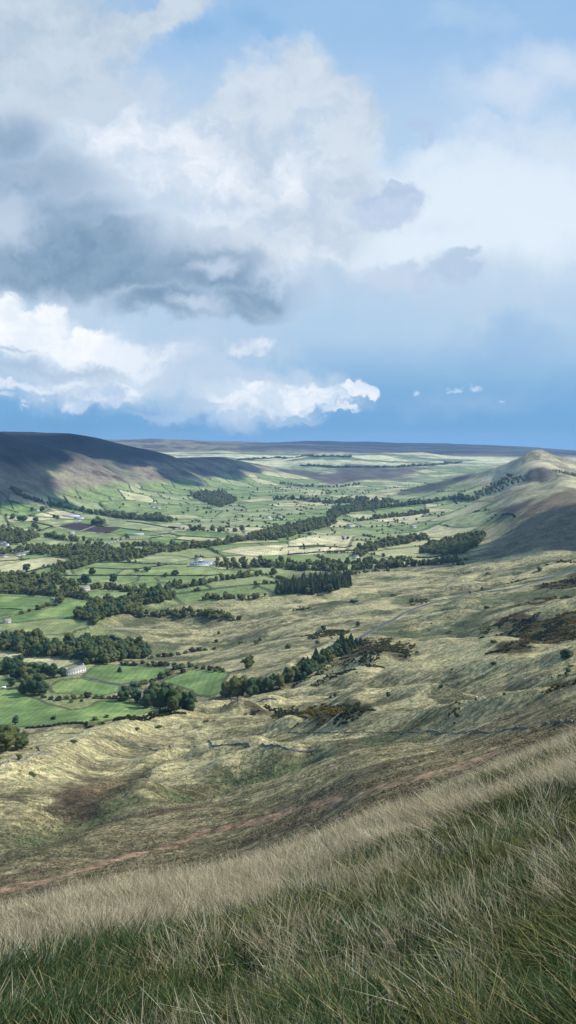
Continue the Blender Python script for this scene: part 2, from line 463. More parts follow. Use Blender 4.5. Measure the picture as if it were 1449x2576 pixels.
def ico(level=1):
    t = (1 + 5 ** .5) / 2
    v = [(-1,t,0),(1,t,0),(-1,-t,0),(1,-t,0),(0,-1,t),(0,1,t),(0,-1,-t),(0,1,-t),(t,0,-1),(t,0,1),(-t,0,-1),(-t,0,1)]
    f = [(0,11,5),(0,5,1),(0,1,7),(0,7,10),(0,10,11),(1,5,9),(5,11,4),(11,10,2),(10,7,6),(7,1,8),(3,9,4),(3,4,2),(3,2,6),(3,6,8),(3,8,9),(4,9,5),(2,4,11),(6,2,10),(8,6,7),(9,8,1)]
    v = [np.array(p) / np.linalg.norm(p) for p in v]
    for _ in range(level):
        cache = {}; nf = []
        def mid(a, b):
            k = (min(a, b), max(a, b))
            if k not in cache:
                p = v[a] + v[b]; v.append(p / np.linalg.norm(p)); cache[k] = len(v) - 1
            return cache[k]
        for a, b, c in f:
            ab, bc, ca = mid(a, b), mid(b, c), mid(c, a)
            nf += [(a, ab, ca), (b, bc, ab), (c, ca, bc), (ab, bc, ca)]
        f = nf
    return np.array(v), np.array(f, np.int32)
ICO = {k: ico(k) for k in (0, 1, 2, 3)}

def merge(parts):
    """parts: (verts, tris, tint) arrays -> one"""
    V, T, A = [], [], []; o = 0
    for v, t, a in parts:
        V.append(v); T.append(t + o); A.append(a); o += len(v)
    return np.concatenate(V), np.concatenate(T), np.concatenate(A)

def leaf_cards(centers, normals, size, rg, jitter=0.9):
    n = len(centers)
    d = normals + rg.normal(0, jitter, (n, 3)); d /= np.linalg.norm(d, axis=1)[:, None] + 1e-9
    a = np.cross(d, rg.normal(0, 1, (n, 3))); a /= np.linalg.norm(a, axis=1)[:, None] + 1e-9
    b = np.cross(d, a)
    s = (size * rg.uniform(0.6, 1.35, n))[:, None]
    c = centers
    v = np.stack([c - a * s, c - b * s * .8 + d * s * .15, c + a * s, c + b * s * .8 - d * s * .15], 1).reshape(-1, 3)
    i = np.arange(n)[:, None] * 4
    t = np.concatenate([i + [[0, 1, 2]], i + [[0, 2, 3]]])
    return v, t

def crown_shape(rg, lobes, leaves, leaf, squash=0.85, core_level=1, base=0.12, spread=0.62, gaps=0.0):
    """a crown of unit width standing from z=base to about 1; returns verts, tris, tint"""
    parts = []
    L = []
    for k in range(lobes):
        th = rg.uniform(0, 2 * math.pi); q = math.sqrt(rg.uniform(0, 1)) * spread * .5
        h = rg.uniform(-1, 1)
        zz = 0.50 + h * 0.36 * squash
        q *= (1.15 - 0.55 * max(h, 0) - 0.25 * max(-h, 0))
        r = rg.uniform(0.13, 0.24) * (1.1 - .3 * abs(h))
        L.append((q * math.cos(th), q * math.sin(th), zz, r, rg.uniform(0, 1)))
    L.append((0, 0, .48, .30, .5)); L.append((0, 0, .25, .22, .3))
    iv, it = ICO[core_level]
    for x, y, z, r, tn in L:
        d = 1 + 0.12 * rg.normal(0, 1, (len(iv), 1))
        v = iv * d * r * 0.86 * np.array([1, 1, .82]) + (x, y, z)
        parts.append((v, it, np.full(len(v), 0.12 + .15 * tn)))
    rad = np.array([l[3] for l in L]); prob = rad ** 2 / (rad ** 2).sum()
    pick = rg.choice(len(L), leaves, p=prob)
    Lc = np.array(L)
    d = rg.normal(0, 1, (leaves, 3)); d[:, 2] += 0.25; d /= np.linalg.norm(d, axis=1)[:, None]
    rr = Lc[pick, 3] * rg.uniform(0.82, 1.1, leaves)
    c = Lc[pick, :3] + d * rr[:, None] * np.array([1, 1, .85])
    keep = c[:, 2] > base
    c, d, pick = c[keep], d[keep], pick[keep]
    v, t = leaf_cards(c, d, np.full(len(c), leaf), rg, 0.55)
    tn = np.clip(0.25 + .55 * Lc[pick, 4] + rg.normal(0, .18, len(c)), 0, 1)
    parts.append((v, t, np.repeat(tn, 4)))
    v, t, a = merge(parts)
    return v, t, a

def conifer_shape(rg, tiers, per, spruce=True):
    parts = []
    for k in range(tiers):
        f = k / (tiers - 1)
        z = 0.06 + 0.92 * f; R = (0.30 * (1 - f ** 1.7) ** 0.8 + 0.02)
        n = max(4, int(per * (1 - .65 * f)))
        off = rg.uniform(0, 6.28)
        for q in range(n):
            th = off + 2 * math.pi * q / n + rg.normal(0, .15); r = R * rg.uniform(.75, 1.15)
            w = r * 0.42; dz = -0.05 - .10 * r
            ca, sa = math.cos(th), math.sin(th)
            p = np.array([(0, 0, z + .02), (ca * r * .6 - sa * w, sa * r * .6 + ca * w, z + dz * .5),
                          (ca * r, sa * r, z + dz + .015), (ca * r * .6 + sa * w, sa * r * .6 - ca * w, z + dz * .5),
                          (ca * r * .45, sa * r * .45, z + .035)])
            parts.append((p, np.array([(0, 1, 4), (4, 1, 2), (4, 2, 3), (0, 4, 3), (1, 0, 3), (2, 1, 3)]), np.full(5, np.clip(rg.normal(.4, .2), 0, 1))))
    return merge(parts)

def limb_mesh(mb, rg, h=0.34, r=0.035):
    bend = rg.normal(0, .015, 2)
    mb.tube((0, 0, -0.05), (bend[0], bend[1], h), r * 1.3, r * .8, 7)
    for k in range(5):
        th = k * 1.26 + rg.uniform(-.3, .3); L = rg.uniform(.16, .28)
        mb.tube((bend[0], bend[1], h * rg.uniform(.7, 1)), (math.cos(th) * L, math.sin(th) * L, h + rg.uniform(.15, .3)), r * .5, r * .15, 5)
    mb.tube((bend[0], bend[1], h), (0, 0, .8), r * .75, r * .15, 6)

M = {}
M['leaf'] = foliage_mat('broadleaf_foliage', (0.022, 0.042, 0.019), (0.155, 0.20, 0.07))
M['leaf_grey'] = foliage_mat('silvery_foliage', (0.035, 0.055, 0.035), (0.16, 0.20, 0.12))
M['leaf_red'] = foliage_mat('reddish_foliage', (0.022, 0.018, 0.012), (0.12, 0.075, 0.045))
M['needle'] = foliage_mat('conifer_foliage', (0.016, 0.032, 0.017), (0.085, 0.125, 0.06))
M['gorse'] = foliage_mat('gorse_foliage', (0.022, 0.030, 0.012), (0.22, 0.135, 0.02))
M['bark'] = noisy_mat('bark', (0.06, 0.045, 0.03), (0.14, 0.11, 0.08), 6, bump=.02)

# ------------------------------------------------------------------ areas, in authoring coordinates
G1 = (0.125, 0.19, 0.064); G2 = (0.165, 0.215, 0.084); G3 = (0.225, 0.255, 0.122)   # bright, mid, pale green
PS = (0.36, 0.345, 0.19); ST = (0.45, 0.41, 0.24); BR = (0.045, 0.032, 0.030)
FIELDS = [
 ('pasture', G1, [(0,1735),(40,1730),(50,1737),(71,1752),(98,1759),(117,1770),(146,1777),(179,1785),(208,1781),(229,1777),(246,1764),(317,1760),(338,1766),(369,1777),(397,1783),(304,1805),(280,1811),(215,1818),(65,1828),(-60,1823),(-60,1735)]),
 ('pasture', G1, [(125,1727),(150,1710),(183,1708),(204,1706),(252,1716),(304,1726),(301,1740),(259,1749),(252,1748),(187,1746),(135,1743),(127,1735)]),
 ('pasture', G1, [(208,1702),(221,1687),(242,1675),(269,1671),(302,1674),(361,1676),(397,1678),(429,1682),(434,1691),(397,1710),(366,1715),(337,1714),(306,1722),(252,1712)]),
 ('pasture', G1, [(403,1715),(444,1699),(476,1686),(512,1684),(569,1691),(576,1693),(564,1714),(559,1740),(528,1752),(491,1748),(478,1735),(444,1725),(418,1719)]),
 ('pasture', G1, [(-60,1693),(0,1695),(12,1700),(23,1710),(23,1725),(-60,1729)]),
 ('meadow', PS, [(-60,1625),(0,1627),(70,1630),(60,1645),(30,1655),(-60,1652)]),
 ('meadow', PS, [(27,1656),(60,1643),(100,1641),(140,1650),(229,1652),(200,1665),(146,1683),(100,1665),(60,1668)]),
 ('pasture', G1, [(-60,1496),(0,1498),(129,1504),(131,1519),(90,1534),(42,1546),(-60,1557)]),
 ('pasture', G1, [(158,1506),(267,1515),(240,1521),(196,1542),(187,1557),(129,1554),(42,1566),(-60,1567),(42,1548),(90,1537),(133,1527),(154,1517)]),
 ('meadow', (0.19,0.22,0.09), [(-60,1568),(42,1567),(130,1556),(227,1556),(220,1580),(180,1592),(100,1597),(-60,1584)]),
 ('pasture', G2, [(90,1473),(200,1477),(187,1484),(146,1486),(92,1486)]),
 ('pasture', G2, [(205,1491),(240,1486),(300,1489),(358,1490),(340,1502),(270,1506),(212,1507)]),
 ('pasture', G2, [(145,1453),(180,1448),(350,1448),(345,1462),(300,1474),(235,1466),(190,1464),(155,1466)]),
 ('pasture', G2, [(180,1433),(240,1416),(280,1414),(430,1419),(390,1426),(310,1433),(290,1446),(185,1444)]),
 ('pasture', G2, [(320,1444),(370,1433),(430,1426),(525,1426),(560,1434),(645,1436),(630,1446),(555,1446),(435,1449),(350,1448)]),
 ('pasture', G2, [(390,1453),(440,1447),(520,1449),(505,1459),(450,1468),(400,1463)]),
 ('pasture', G2, [(335,1468),(390,1466),(440,1468),(440,1478),(380,1486),(350,1486)]),
 ('pasture', G3, [(280,1406),(320,1403),(385,1396),(450,1397),(485,1406),(435,1416),(350,1413),(290,1412)]),
 ('meadow', PS, [(-60,1425),(0,1423),(75,1406),(125,1401),(180,1408),(100,1428),(60,1441),(-60,1436)]),
 ('pasture', G3, [(34,1365),(78,1361),(130,1357),(208,1365),(198,1370),(130,1376),(104,1378),(73,1372),(47,1370)]),
 ('pasture', G2, [(88,1339),(135,1327),(182,1333),(198,1336),(260,1344),(310,1348),(300,1354),(234,1356),(187,1349),(140,1346),(94,1344)]),
 ('ploughed_field', BR, [(148,1325),(195,1314),(229,1319),(240,1322),(203,1335)]),
 ('ploughed_field', BR, [(206,1336),(240,1323),(300,1329),(271,1341)]),
 ('pasture', G2, [(26,1315),(73,1311),(112,1320),(133,1326),(78,1331),(36,1326)]),
 ('pasture', G3, [(89,1311),(130,1307),(203,1307),(193,1313),(156,1321),(130,1321)]),
 ('meadow', ST, [(109,1289),(156,1284),(203,1296),(141,1297)]),
 ('pasture', G3, [(263,1307),(320,1312),(377,1320),(440,1330),(430,1336),(377,1335),(300,1327),(266,1321)]),
 ('pasture', G1, [(273,1340),(302,1329),(377,1337),(410,1340),(370,1347),(318,1348)]),
 ('pasture', G1, [(403,1343),(447,1336),(502,1336),(601,1343),(580,1348),(554,1353),(458,1348),(424,1343)]),
 ('meadow', PS, [(440,1354),(458,1349),(551,1354),(538,1361),(497,1361),(437,1357)]),
 ('pasture', G1, [(377,1354),(411,1349),(497,1363),(486,1370),(416,1370),(377,1365)]),
 ('pasture', G1, [(0,1262),(90,1270),(130,1282),(100,1290),(60,1300),(0,1295)]),
 ('pasture', G2, [(250,1262),(330,1258),(470,1270),(560,1285),(540,1300),(420,1295),(330,1290),(270,1280)]),
 ('pasture', G2, [(856,1291),(952,1276),(1069,1264),(1069,1284),(926,1293)]),
 ('pasture', G2, [(838,1260),(921,1264),(848,1278)]),
 ('meadow', ST, [(549,1387),(611,1375),(754,1367),(754,1394),(637,1400)]),
 ('meadow', ST, [(724,1362),(800,1342),(890,1350),(880,1370),(790,1370),(724,1375)]),
 ('meadow', ST, [(724,1384),(800,1376),(885,1372),(870,1384),(780,1396),(724,1396)]),
 ('pasture', G3, [(770,1336),(850,1327),(980,1338),(890,1350),(810,1347)]),
 ('pasture', G3, [(1050,1398),(1110,1392),(1118,1398),(1080,1404),(1052,1403)]),
 ('meadow', ST, [(930,1306),(1020,1298),(1069,1290),(1060,1300),(960,1314)]),
]
PATCH = [   # heath, bracken, crag, painted gully shade: (colour, polygon, softness in picture px)
 ((0.045,0.042,0.042), [(1270,1214),(1310,1196),(1342,1180),(1365,1174),(1388,1181),(1404,1196),(1357,1203),(1320,1213)]),
 ((0.085,0.060,0.055), [(1195,1297),(1231,1279),(1279,1266),(1357,1253),(1331,1276),(1300,1289),(1252,1302)]),
 ((0.120,0.090,0.070), [(1386,1245),(1449,1229),(1449,1262),(1397,1280),(1320,1305),(1280,1325),(1300,1300),(1320,1290)]),
 ((0.050,0.050,0.045), [(1130,1202),(1200,1186),(1226,1187),(1215,1200),(1150,1222),(1060,1236),(990,1244),(1000,1232),(1060,1220)]),
 ((0.080,0.062,0.055), [(828,1180),(900,1177),(1000,1171),(1100,1170),(1050,1200),(960,1214),(880,1212),(830,1203)]),
 ((0.075,0.055,0.05), [(820,1178),(700,1180),(760,1200),(840,1216),(960,1216),(880,1200)]),
 ((0.15,0.125,0.090), [(1449,1240),(1520,1220),(1520,1400),(1449,1385),(1330,1378),(1210,1400),(1240,1370),(1290,1330),(1340,1290),(1400,1262)]),
 ((0.050,0.042,0.030), [(95,2090),(150,2055),(215,2025),(250,2000),(240,2032),(180,2066),(120,2096)]),  # dark brown heath, with the shade of the hollow deepened in its colour
 ((0.070,0.075,0.042), [(130,2036),(230,1995),(330,1946),(425,1906),(428,1914),(330,1963),(240,2006),(150,2042)]),  # gully shade put into the ground colour
 ((0.070,0.055,0.036), [(500,1986),(600,1950),(724,1915),(765,1903),(724,1940),(620,1973),(520,1992)]),  # shade along the next gully, painted as dark brown
 ((0.060,0.062,0.040), [(1040,1755),(1200,1738),(1449,1712),(1449,1722),(1250,1748),(1080,1762)]),
 ((0.075,0.078,0.045), [(450,1622),(600,1610),(724,1598),(724,1606),(600,1622),(470,1630)]),
 ((0.12,0.085,0.055), [(120,1990),(300,1945),(250,2000),(140,2030),(90,2040)]),
 ((0.075,0.06,0.04), [(100,2030),(230,2000),(225,2030),(120,2085),(60,2090)]),
 ((0.10,0.075,0.04), [(500,1975),(724,1905),(724,1945),(600,1975),(520,1985)]),
 ((0.10,0.08,0.045), [(290,1970),(400,1920),(340,1965),(290,1990)]),
 ((0.09,0.08,0.05), [(800,1888),(900,1880),(880,1898),(830,1902)]),
 ((0.055,0.048,0.028), [(874,1634),(924,1609),(984,1604),(1034,1634),(1024,1659),(949,1676),(874,1674)]),
 ((0.055,0.048,0.028), [(1224,1564),(1324,1544),(1449,1534),(1500,1540),(1500,1604),(1374,1619),(1299,1644),(1239,1644),(1314,1609),(1224,1584)]),
 ((0.055,0.048,0.028), [(620,1775),(724,1778),(799,1768),(919,1778),(909,1798),(824,1808),(799,1831),(774,1813),(700,1800)]),
 ((0.07,0.05,0.02), [(1359,1474),(1449,1440),(1500,1440),(1500,1474),(1399,1481)]),
]
GORSE = [
 [(874,1634),(924,1609),(984,1604),(1034,1634),(1024,1659),(949,1676),(874,1674)],
 [(1224,1564),(1324,1544),(1449,1534),(1500,1540),(1500,1604),(1374,1619),(1299,1644),(1239,1644),(1314,1609),(1224,1584)],
 [(620,1775),(724,1778),(799,1768),(919,1778),(909,1798),(824,1808),(799,1831),(774,1813),(700,1800)],
 [(1359,1474),(1449,1440),(1500,1440),(1500,1474),(1399,1481)],
 [(1089,1788),(1199,1781),(1194,1793),(1104,1796)],
 [(765,1598),(800,1590),(870,1584),(880,1592),(830,1608),(775,1606)],
 [(1128,1690),(1180,1686),(1210,1692),(1150,1698)],
 [(730,1712),(800,1695),(840,1690),(890,1702),(850,1712),(770,1722)],
 [(800,1672),(850,1664),(870,1676),(820,1684)],
 [(1265,1758),(1300,1748),(1449,1735),(1449,1752),(1340,1768),(1280,1768)],
 [(1045,1757),(1085,1752),(1090,1760),(1050,1762)],
 [(1030,1521),(1060,1510),(1085,1506),(1070,1518),(1040,1524)],
 [(743,1534),(770,1528),(775,1534),(750,1538)],
 [(1130,1443),(1180,1438),(1190,1441),(1140,1447)],
 [(1360,1421),(1430,1412),(1449,1412),(1449,1422),(1370,1424)],
 [(1268,1468),(1310,1456),(1312,1464),(1280,1469)],
 [(1330,1515),(1400,1500),(1400,1510),(1340,1522)],
 [(1400,1690),(1449,1684),(1449,1696),(1410,1698)],
 [(520,1782),(560,1768),(575,1775),(545,1792),(515,1795)],
]
GL_W = {}
def world_poly(pl, dens=1):
    return np.array(hits(pl))
def inpoly(x, y, pl):
    inside = np.zeros(np.shape(x), bool)
    n = len(pl)
    for i in range(n):
        x1, y1 = pl[i]; x2, y2 = pl[(i + 1) % n]
        if y1 == y2: continue
        c = ((y1 > y) != (y2 > y)) & (x < (x2 - x1) * (y - y1) / (y2 - y1) + x1)
        inside ^= c
    return inside

# road and tracks
ROAD_P = [(1500,1405),(1449,1430),(1400,1447),(1350,1466),(1300,1479),(1250,1486),(1190,1493),(1122,1508),(1060,1525),(1024,1540),(980,1564),(940,1585),(900,1610),(870,1630),(845,1650)]
ROAD = hits(ROAD_P)
LANE_P = [(200,1703),(225,1705),(260,1713),(304,1724),(345,1737),(372,1745)]
LANE = hits(LANE_P)
PATHS = hits([(-60,2258),(0,2240),(100,2218),(200,2190),(350,2145),(500,2100),(620,2068),(724,2045),(870,2012),(1000,1972),(1150,1925),(1240,1893)])
LEVEL = [(ROAD, 3.4), (LANE, 2.0)]
for _ in range(2):
    ROAD = hits(ROAD_P); LANE = hits(LANE_P); LEVEL = [(ROAD, 3.4), (LANE, 2.0)]
RAIL = hits([(150,1392),(260,1375),(340,1350),(377,1344),(440,1334),(520,1324),(590,1313),(640,1307)])

FW = [(nm, c, world_poly(pl)) for nm, c, pl in FIELDS]
PW = [(c, world_poly(pl)) for c, pl in PATCH]
GW = [world_poly(pl) for pl in GORSE]

# ------------------------------------------------------------------ the ground sheet
NA = 1000
az = np.concatenate([np.linspace(-math.pi, -0.62, 26)[:-1], np.linspace(-0.62, -0.375, 40)[:-1],
                     np.linspace(-0.375, 0.375, NA)[:-1], np.linspace(0.375, 0.62, 40)[:-1], np.linspace(0.62, math.pi, 26)])
lr = np.concatenate([np.linspace(math.log(0.6), math.log(30), 150)[:-1], np.linspace(math.log(30), math.log(150), 60)[:-1],
                     np.linspace(math.log(150), math.log(8000), 1080)[:-1], np.linspace(math.log(8000), math.log(14500), 120)])
AZ, LR = np.meshgrid(az, lr)
RR = np.exp(LR)
GX = (RR * np.sin(AZ)).ravel(); GY = (RR * np.cos(AZ)).ravel()
GZm = macro(GX, GY)
GZ = H(GX, GY)
nr, na = AZ.shape
R_ = RR.ravel()

def cover():
    x, y, z, r = GX, GY, GZ, R_
    n1 = fbm(x / 60, y / 26, 4, 201); n2 = fbm(x / 17, y / 8, 4, 221); n3 = fbm(x / 240, y / 130, 3, 231)
    n4 = fbm(x / 6, y / 3.4, 3, 241)
    hz = (GZ - GZm)
    C = np.empty((len(x), 3))
    straw = np.array([0.34, 0.30, 0.175]); green = np.array([0.080, 0.096, 0.050]); dull = np.array([0.115, 0.108, 0.062]); brown = np.array([0.090, 0.066, 0.045])
    # rough slope grass, straw and green; lit crests and shaded hollows put into colour
    w = np.clip(0.60 + 2.4 * (n1 - .5) + 2.0 * (n2 - .5) + 0.08 * hz + 1.3 * (n4 - .5), 0, 1)[:, None]
    C[:] = dull * (1 - w) + straw * w
    wg = (sstep(0.50, 0.68, n3 * .5 + (1 - n1) * .5 + 0.02 * -hz))[:, None] * .75
    C = C * (1 - wg) + green * wg
    # brown heathy hillside close to the photographer
    nearb = (1 - sstep(230, 420, r)) * sstep(0.40, 0.60, n2 * .6 + n1 * .4)
    nearb = np.maximum(nearb, (1 - sstep(190, 340, r)) * .75)
    nearb = np.maximum(nearb, sstep(.56, .68, fbm(x / 45, y / 18, 3, 251)) * (1 - sstep(340, 760, r)) * .8)
    nearb = np.maximum(nearb, sstep(1.5, 6.0, -hz) * (1 - sstep(700, 1100, r)) * .75 * sstep(.40, .55, n1))  # hollows browned, their shade put into the ground colour
    C = C * (1 - nearb[:, None] * .8) + brown * nearb[:, None] * .8
    # valley floor: patchwork of small fields
    floor = 1 - sstep(-246, -236, GZm)
    sidev = sstep(2200, 2700, r) * (1 - sstep(-205, -160, GZm))
    t_ = x / np.maximum(y, 1.0)
    rough_ = np.maximum(sstep(-.245, -.19, t_) * (1 - sstep(1310, 1440, y)), sstep(-.03, .03, t_) * (1 - sstep(1640, 1800, y)))
    vf = np.maximum(floor, sidev) * (1 - np.where(y > 0, rough_, 0))
    th = 0.35
    cx = (x * math.cos(th) + y * math.sin(th)) / 150.0 + .35 * (fbm(x / 300, y / 300, 2, 7) - .5)
    cy = (-x * math.sin(th) + y * math.cos(th)) / 210.0 + .35 * (fbm(x / 300, y / 300, 2, 8) - .5)
    hsh = _hash(np.floor(cx + .5 * (np.floor(cy) % 2)).astype(np.int64), np.floor(cy).astype(np.int64), 5)
    g = np.where(hsh[:, None] < .35, G2, np.where(hsh[:, None] < .75, G3, PS)).astype(float)
    fxx = cx + .5 * (np.floor(cy) % 2); fx = np.abs(fxx - np.round(fxx)) * 150; fy = np.abs(cy - np.round(cy)) * 210
    edge = (1 - sstep(3, 7, np.minimum(fx, fy * .5)))
    g = g * (1 - edge[:, None] * .75) + np.array([0.03, 0.045, 0.025]) * edge[:, None] * .75
    far = sstep(1050, 1500, r)[:, None]
    g = g * far + (np.array([0.20, 0.215, 0.10]) + .06 * (n2[:, None] - .5)) * (1 - far)
    C = C * (1 - vf[:, None]) + g * vf[:, None]
    # hills
    hill = sstep(1900, 2600, r) * sstep(-205, -165, GZm)
    m = fbm(x / 330, y / 420, 4, 301); m2 = fbm(x / 90, y / 130, 4, 311)
    hc = np.array([0.165, 0.14, 0.10]) * np.ones((len(x), 1))
    tan = np.array([0.36, 0.325, 0.205])
    east = sstep(200, 500, x)[:, None] * (1 - sstep(4600, 5200, r))[:, None]
    hc = hc * (1 - east) + tan * east
    he = sstep(.49, .53, m * .6 + m2 * .4)[:, None] * (1 - .45 * east)
    hc = hc * (1 - he * .8) + np.array([0.055, 0.045, 0.043]) * he * .8
    gr = sstep(.50, .60, fbm(x / 210, y / 210, 3, 331))[:, None] * .4
    hc = hc * (1 - gr) + np.array([0.22, 0.23, 0.12]) * gr
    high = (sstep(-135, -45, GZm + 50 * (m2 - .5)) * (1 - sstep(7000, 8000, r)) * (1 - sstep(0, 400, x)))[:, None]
    hc = hc * (1 - high * .92) + np.array([0.014, 0.017, 0.021]) * high * .92  # dark crest heather, the cloud shadow on it deepened in the colour
    mr = sstep(8400, 9600, r)[:, None] * sstep(-1500, 600, x)[:, None]
    mm = (sstep(.44, .60, fbm(x / 900, y / 260, 4, 341)) * (1 - .6 * sstep(0, 900, x)))[:, None]
    hc = hc * (1 - mr) + (np.array([0.022, 0.027, 0.034]) * (1 - mm * .5) + np.array([.26, .24, .16]) * mm * .5) * mr  # moor heather; haze blue and the darker right side put into its colour
    midf = (sstep(6200, 6900, r) * (1 - sstep(8300, 9000, r)))[:, None]
    bnd = sstep(.45, .5, fbm(x / 700, y / 120, 3, 351))[:, None]
    hc = hc * (1 - midf) + (np.array([.44, .43, .26]) * bnd + np.array([.13, .16, .09]) * (1 - bnd)) * midf
    C = C * (1 - hill[:, None]) + hc * hill[:, None]
    # patches of heath, bracken, bare crag and painted gully shade with ragged edges
    for c, pl in PW:
        cy_ = max(150.0, float(pl[:, 1].mean())); sc = cy_ * .018
        lo = pl.min(0) - sc * 4; hi = pl.max(0) + sc * 4
        m_ = np.where((x > lo[0]) & (x < hi[0]) & (y > lo[1]) & (y < hi[1]))[0]
        if not len(m_): continue
        xx, yq = x[m_], y[m_]
        sg = np.where(inpoly(xx, yq, pl), 1.0, -1.0) * seg_dist(xx, yq * .5, [(p[0], p[1] * .5) for p in list(pl) + [pl[0]]])
        sg = sg + sc * 3.2 * (fbm(xx / (sc * 2.6), yq / (sc * 5.0), 4, 421) - .52)
        k = (sstep(-sc * .25, sc * .55, sg) * (.62 + .5 * fbm(xx / sc, yq / (sc * 2), 3, 423)).clip(0, 1))[:, None]
        C[m_] = C[m_] * (1 - k) + np.array(c) * k
    # trodden reddish path
    m_ = (r > 120) & (r < 420)
    d = seg_dist(x[m_], y[m_], PATHS) + 3.0 * (fbm(x[m_] / 9, y[m_] / 9, 3, 431) - .5)
    k = (1 - sstep(.8, 5.0, d)) * .85 * sstep(.25, .42, fbm(x[m_] / 14, y[m_] / 14, 2, 441))
    C[m_] = C[m_] * (1 - k[:, None]) + np.array([0.26, 0.165, 0.115]) * k[:, None]
    # worn hedge and wall lines round the named fields
    for _, _, pl in FW:
        w_ = 1.0 + float(pl[:, 1].mean()) * .0011
        m_ = np.where((x > pl[:, 0].min() - 8) & (x < pl[:, 0].max() + 8) & (y > pl[:, 1].min() - 8) & (y < pl[:, 1].max() + 8))[0]
        d = seg_dist(x[m_], y[m_], list(pl) + [pl[0]]); k = ((1 - sstep(w_ * .8, w_ * 1.6, d)) * .8)[:, None]
        C[m_] = C[m_] * (1 - k) + np.array([.055, .06, .035]) * k
    # soil under the long grass
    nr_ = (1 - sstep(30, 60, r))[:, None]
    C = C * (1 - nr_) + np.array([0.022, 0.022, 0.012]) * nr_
    # dry tracks in the valley
    return np.clip(C, 0.01, .6)
COV = cover()
LANES2 = [hits(p) for p in ([(377,1349),(403,1345),(440,1340),(447,1338)], [(406,1344),(416,1354),(424,1357)], [(500,1325),(560,1318),(600,1313),(640,1306),(680,1300)],
                            [(190,1316),(203,1308)], [(203,1335),(240,1322)])]
for pl in LANES2:
    a = np.array(pl); m_ = (GX > a[:, 0].min() - 20) & (GX < a[:, 0].max() + 20) & (GY > a[:, 1].min() - 20) & (GY < a[:, 1].max() + 20)
    k = (1 - sstep(2.0, 4.5, seg_dist(GX[m_], GY[m_], pl)))[:, None]
    COV[m_] = COV[m_] * (1 - k) + np.array([.42, .40, .34]) * k
# field colours
field_of = np.full(len(GX), -1)
for i, (nm, c, pl) in enumerate(FW):
    lo = pl.min(0); hi = pl.max(0)
    m_ = np.where((GX > lo[0]) & (GX < hi[0]) & (GY > lo[1]) & (GY < hi[1]))[0]
    jit = 1.6 * (vnoise(GX[m_] / 6, GY[m_] / 6, 77) - .5)
    ins = inpoly(GX[m_] + jit, GY[m_] + jit, pl)
    field_of[m_[ins]] = i
    mm = m_[ins]
    dd = seg_dist(GX[mm], GY[mm], list(pl) + [pl[0]]); w_ = 1.0 + float(pl[:, 1].mean()) * .0011; kb = ((1 - sstep(w_ * .8, w_ * 1.6, dd)) * .7)[:, None]
    nn = fbm(GX[mm] / 35, GY[mm] / 50, 3, 500 + i)[:, None]
    if nm == 'ploughed_field': COV[mm] = np.array(c) * (1 + .3 * (nn - .5))
    else: COV[mm] = np.array(c) * (1 + .7 * (nn - .5)) + (np.array([.05, .03, .01]) * sstep(.55, .7, nn))
    COV[mm] = COV[mm] * (1 - kb) + np.array([.055, .06, .035]) * kb

VG = np.c_[GX, GY, GZ]
I = np.arange(nr * na).reshape(nr, na)
Q = np.stack([I[:-1, :-1], I[:-1, 1:], I[1:, 1:], I[1:, :-1]], -1).reshape(-1, 4)
# the seam of the ring closes on itself
fcls = field_of[Q[:, 0]]
qx = GX[Q[:, 0]]; qr = R_[Q[:, 0]]; qz = GZm[Q[:, 0]]
M['slope'] = ground_mat('rough_hill_grass', 'slope'); M['field'] = ground_mat('field_grass', 'field'); M['hill'] = ground_mat('hill_cover', 'hill')
def sub(name, mask, mat, **kw):
    q = Q[mask]
    if not len(q): return None
    used, inv = np.unique(q, return_inverse=True)
    me = mesh_np(name, VG[used], [inv.reshape(-1, 4).astype(np.int32)[:, ::-1]], [mat], {'cover': COV[used]}, smooth=True)
    return link(name, me, kind='structure', **kw)
isf = fcls >= 0
isfar = (qr > 2500)
sub('ground', ~isf & ~isfar, M['slope'])
sub('hills', ~isf & isfar, M['hill'])
for i, (nm, c, pl) in enumerate(FW):
    sub(nm, fcls == i, M['field'])

def ribbon(name, pl, hw, mat, lift, kind='structure', step=4.0, **kw):
    P_ = [np.array(p) for p in pl]; out = []
    # smooth the line
    s = np.r_[0, np.cumsum([np.linalg.norm(b - a) for a, b in zip(P_[:-1], P_[1:])])]
    n = max(3, int(s[-1] / step)); q = np.linspace(0, s[-1], n)
    xs = np.interp(q, s, [p[0] for p in P_]); ys = np.interp(q, s, [p[1] for p in P_])
    k = np.ones(5) / 5
    xs2 = np.convolve(np.pad(xs, 2, 'edge'), k, 'valid'); ys2 = np.convolve(np.pad(ys, 2, 'edge'), k, 'valid')
    tx = np.gradient(xs2); ty = np.gradient(ys2); L = np.hypot(tx, ty); nx, ny = -ty / L, tx / L
    V = []; offs = (-hw - .6, -hw, 0, hw, hw + .6); dz = (-.8, 0, .06, 0, -.8)
    for o, d in zip(offs, dz):
        X = xs2 + nx * o; Y = ys2 + ny * o
        zc = H(xs2, ys2); V.append(np.c_[X, Y, np.maximum(H(X, Y), zc - .3) * .3 + zc * .7 + lift + d])
    V = np.stack(V, 1).reshape(-1, 3)
    m = len(offs); i = np.arange(n - 1)[:, None] * m
    q4 = np.concatenate([i + np.array([[j, j + 1, m + j + 1, m + j]]) for j in range(m - 1)])
    me = mesh_np(name, V, [q4.astype(np.int32)], [mat], smooth=False)
    return link(name, me, kind=kind, **kw)
M['tarmac'] = noisy_mat('tarmac', (0.055, 0.058, 0.062), (0.085, 0.088, 0.092), .4, .7, .3)
M['gravel'] = noisy_mat('track_gravel', (0.20, 0.19, 0.16), (0.32, 0.30, 0.25), .5)
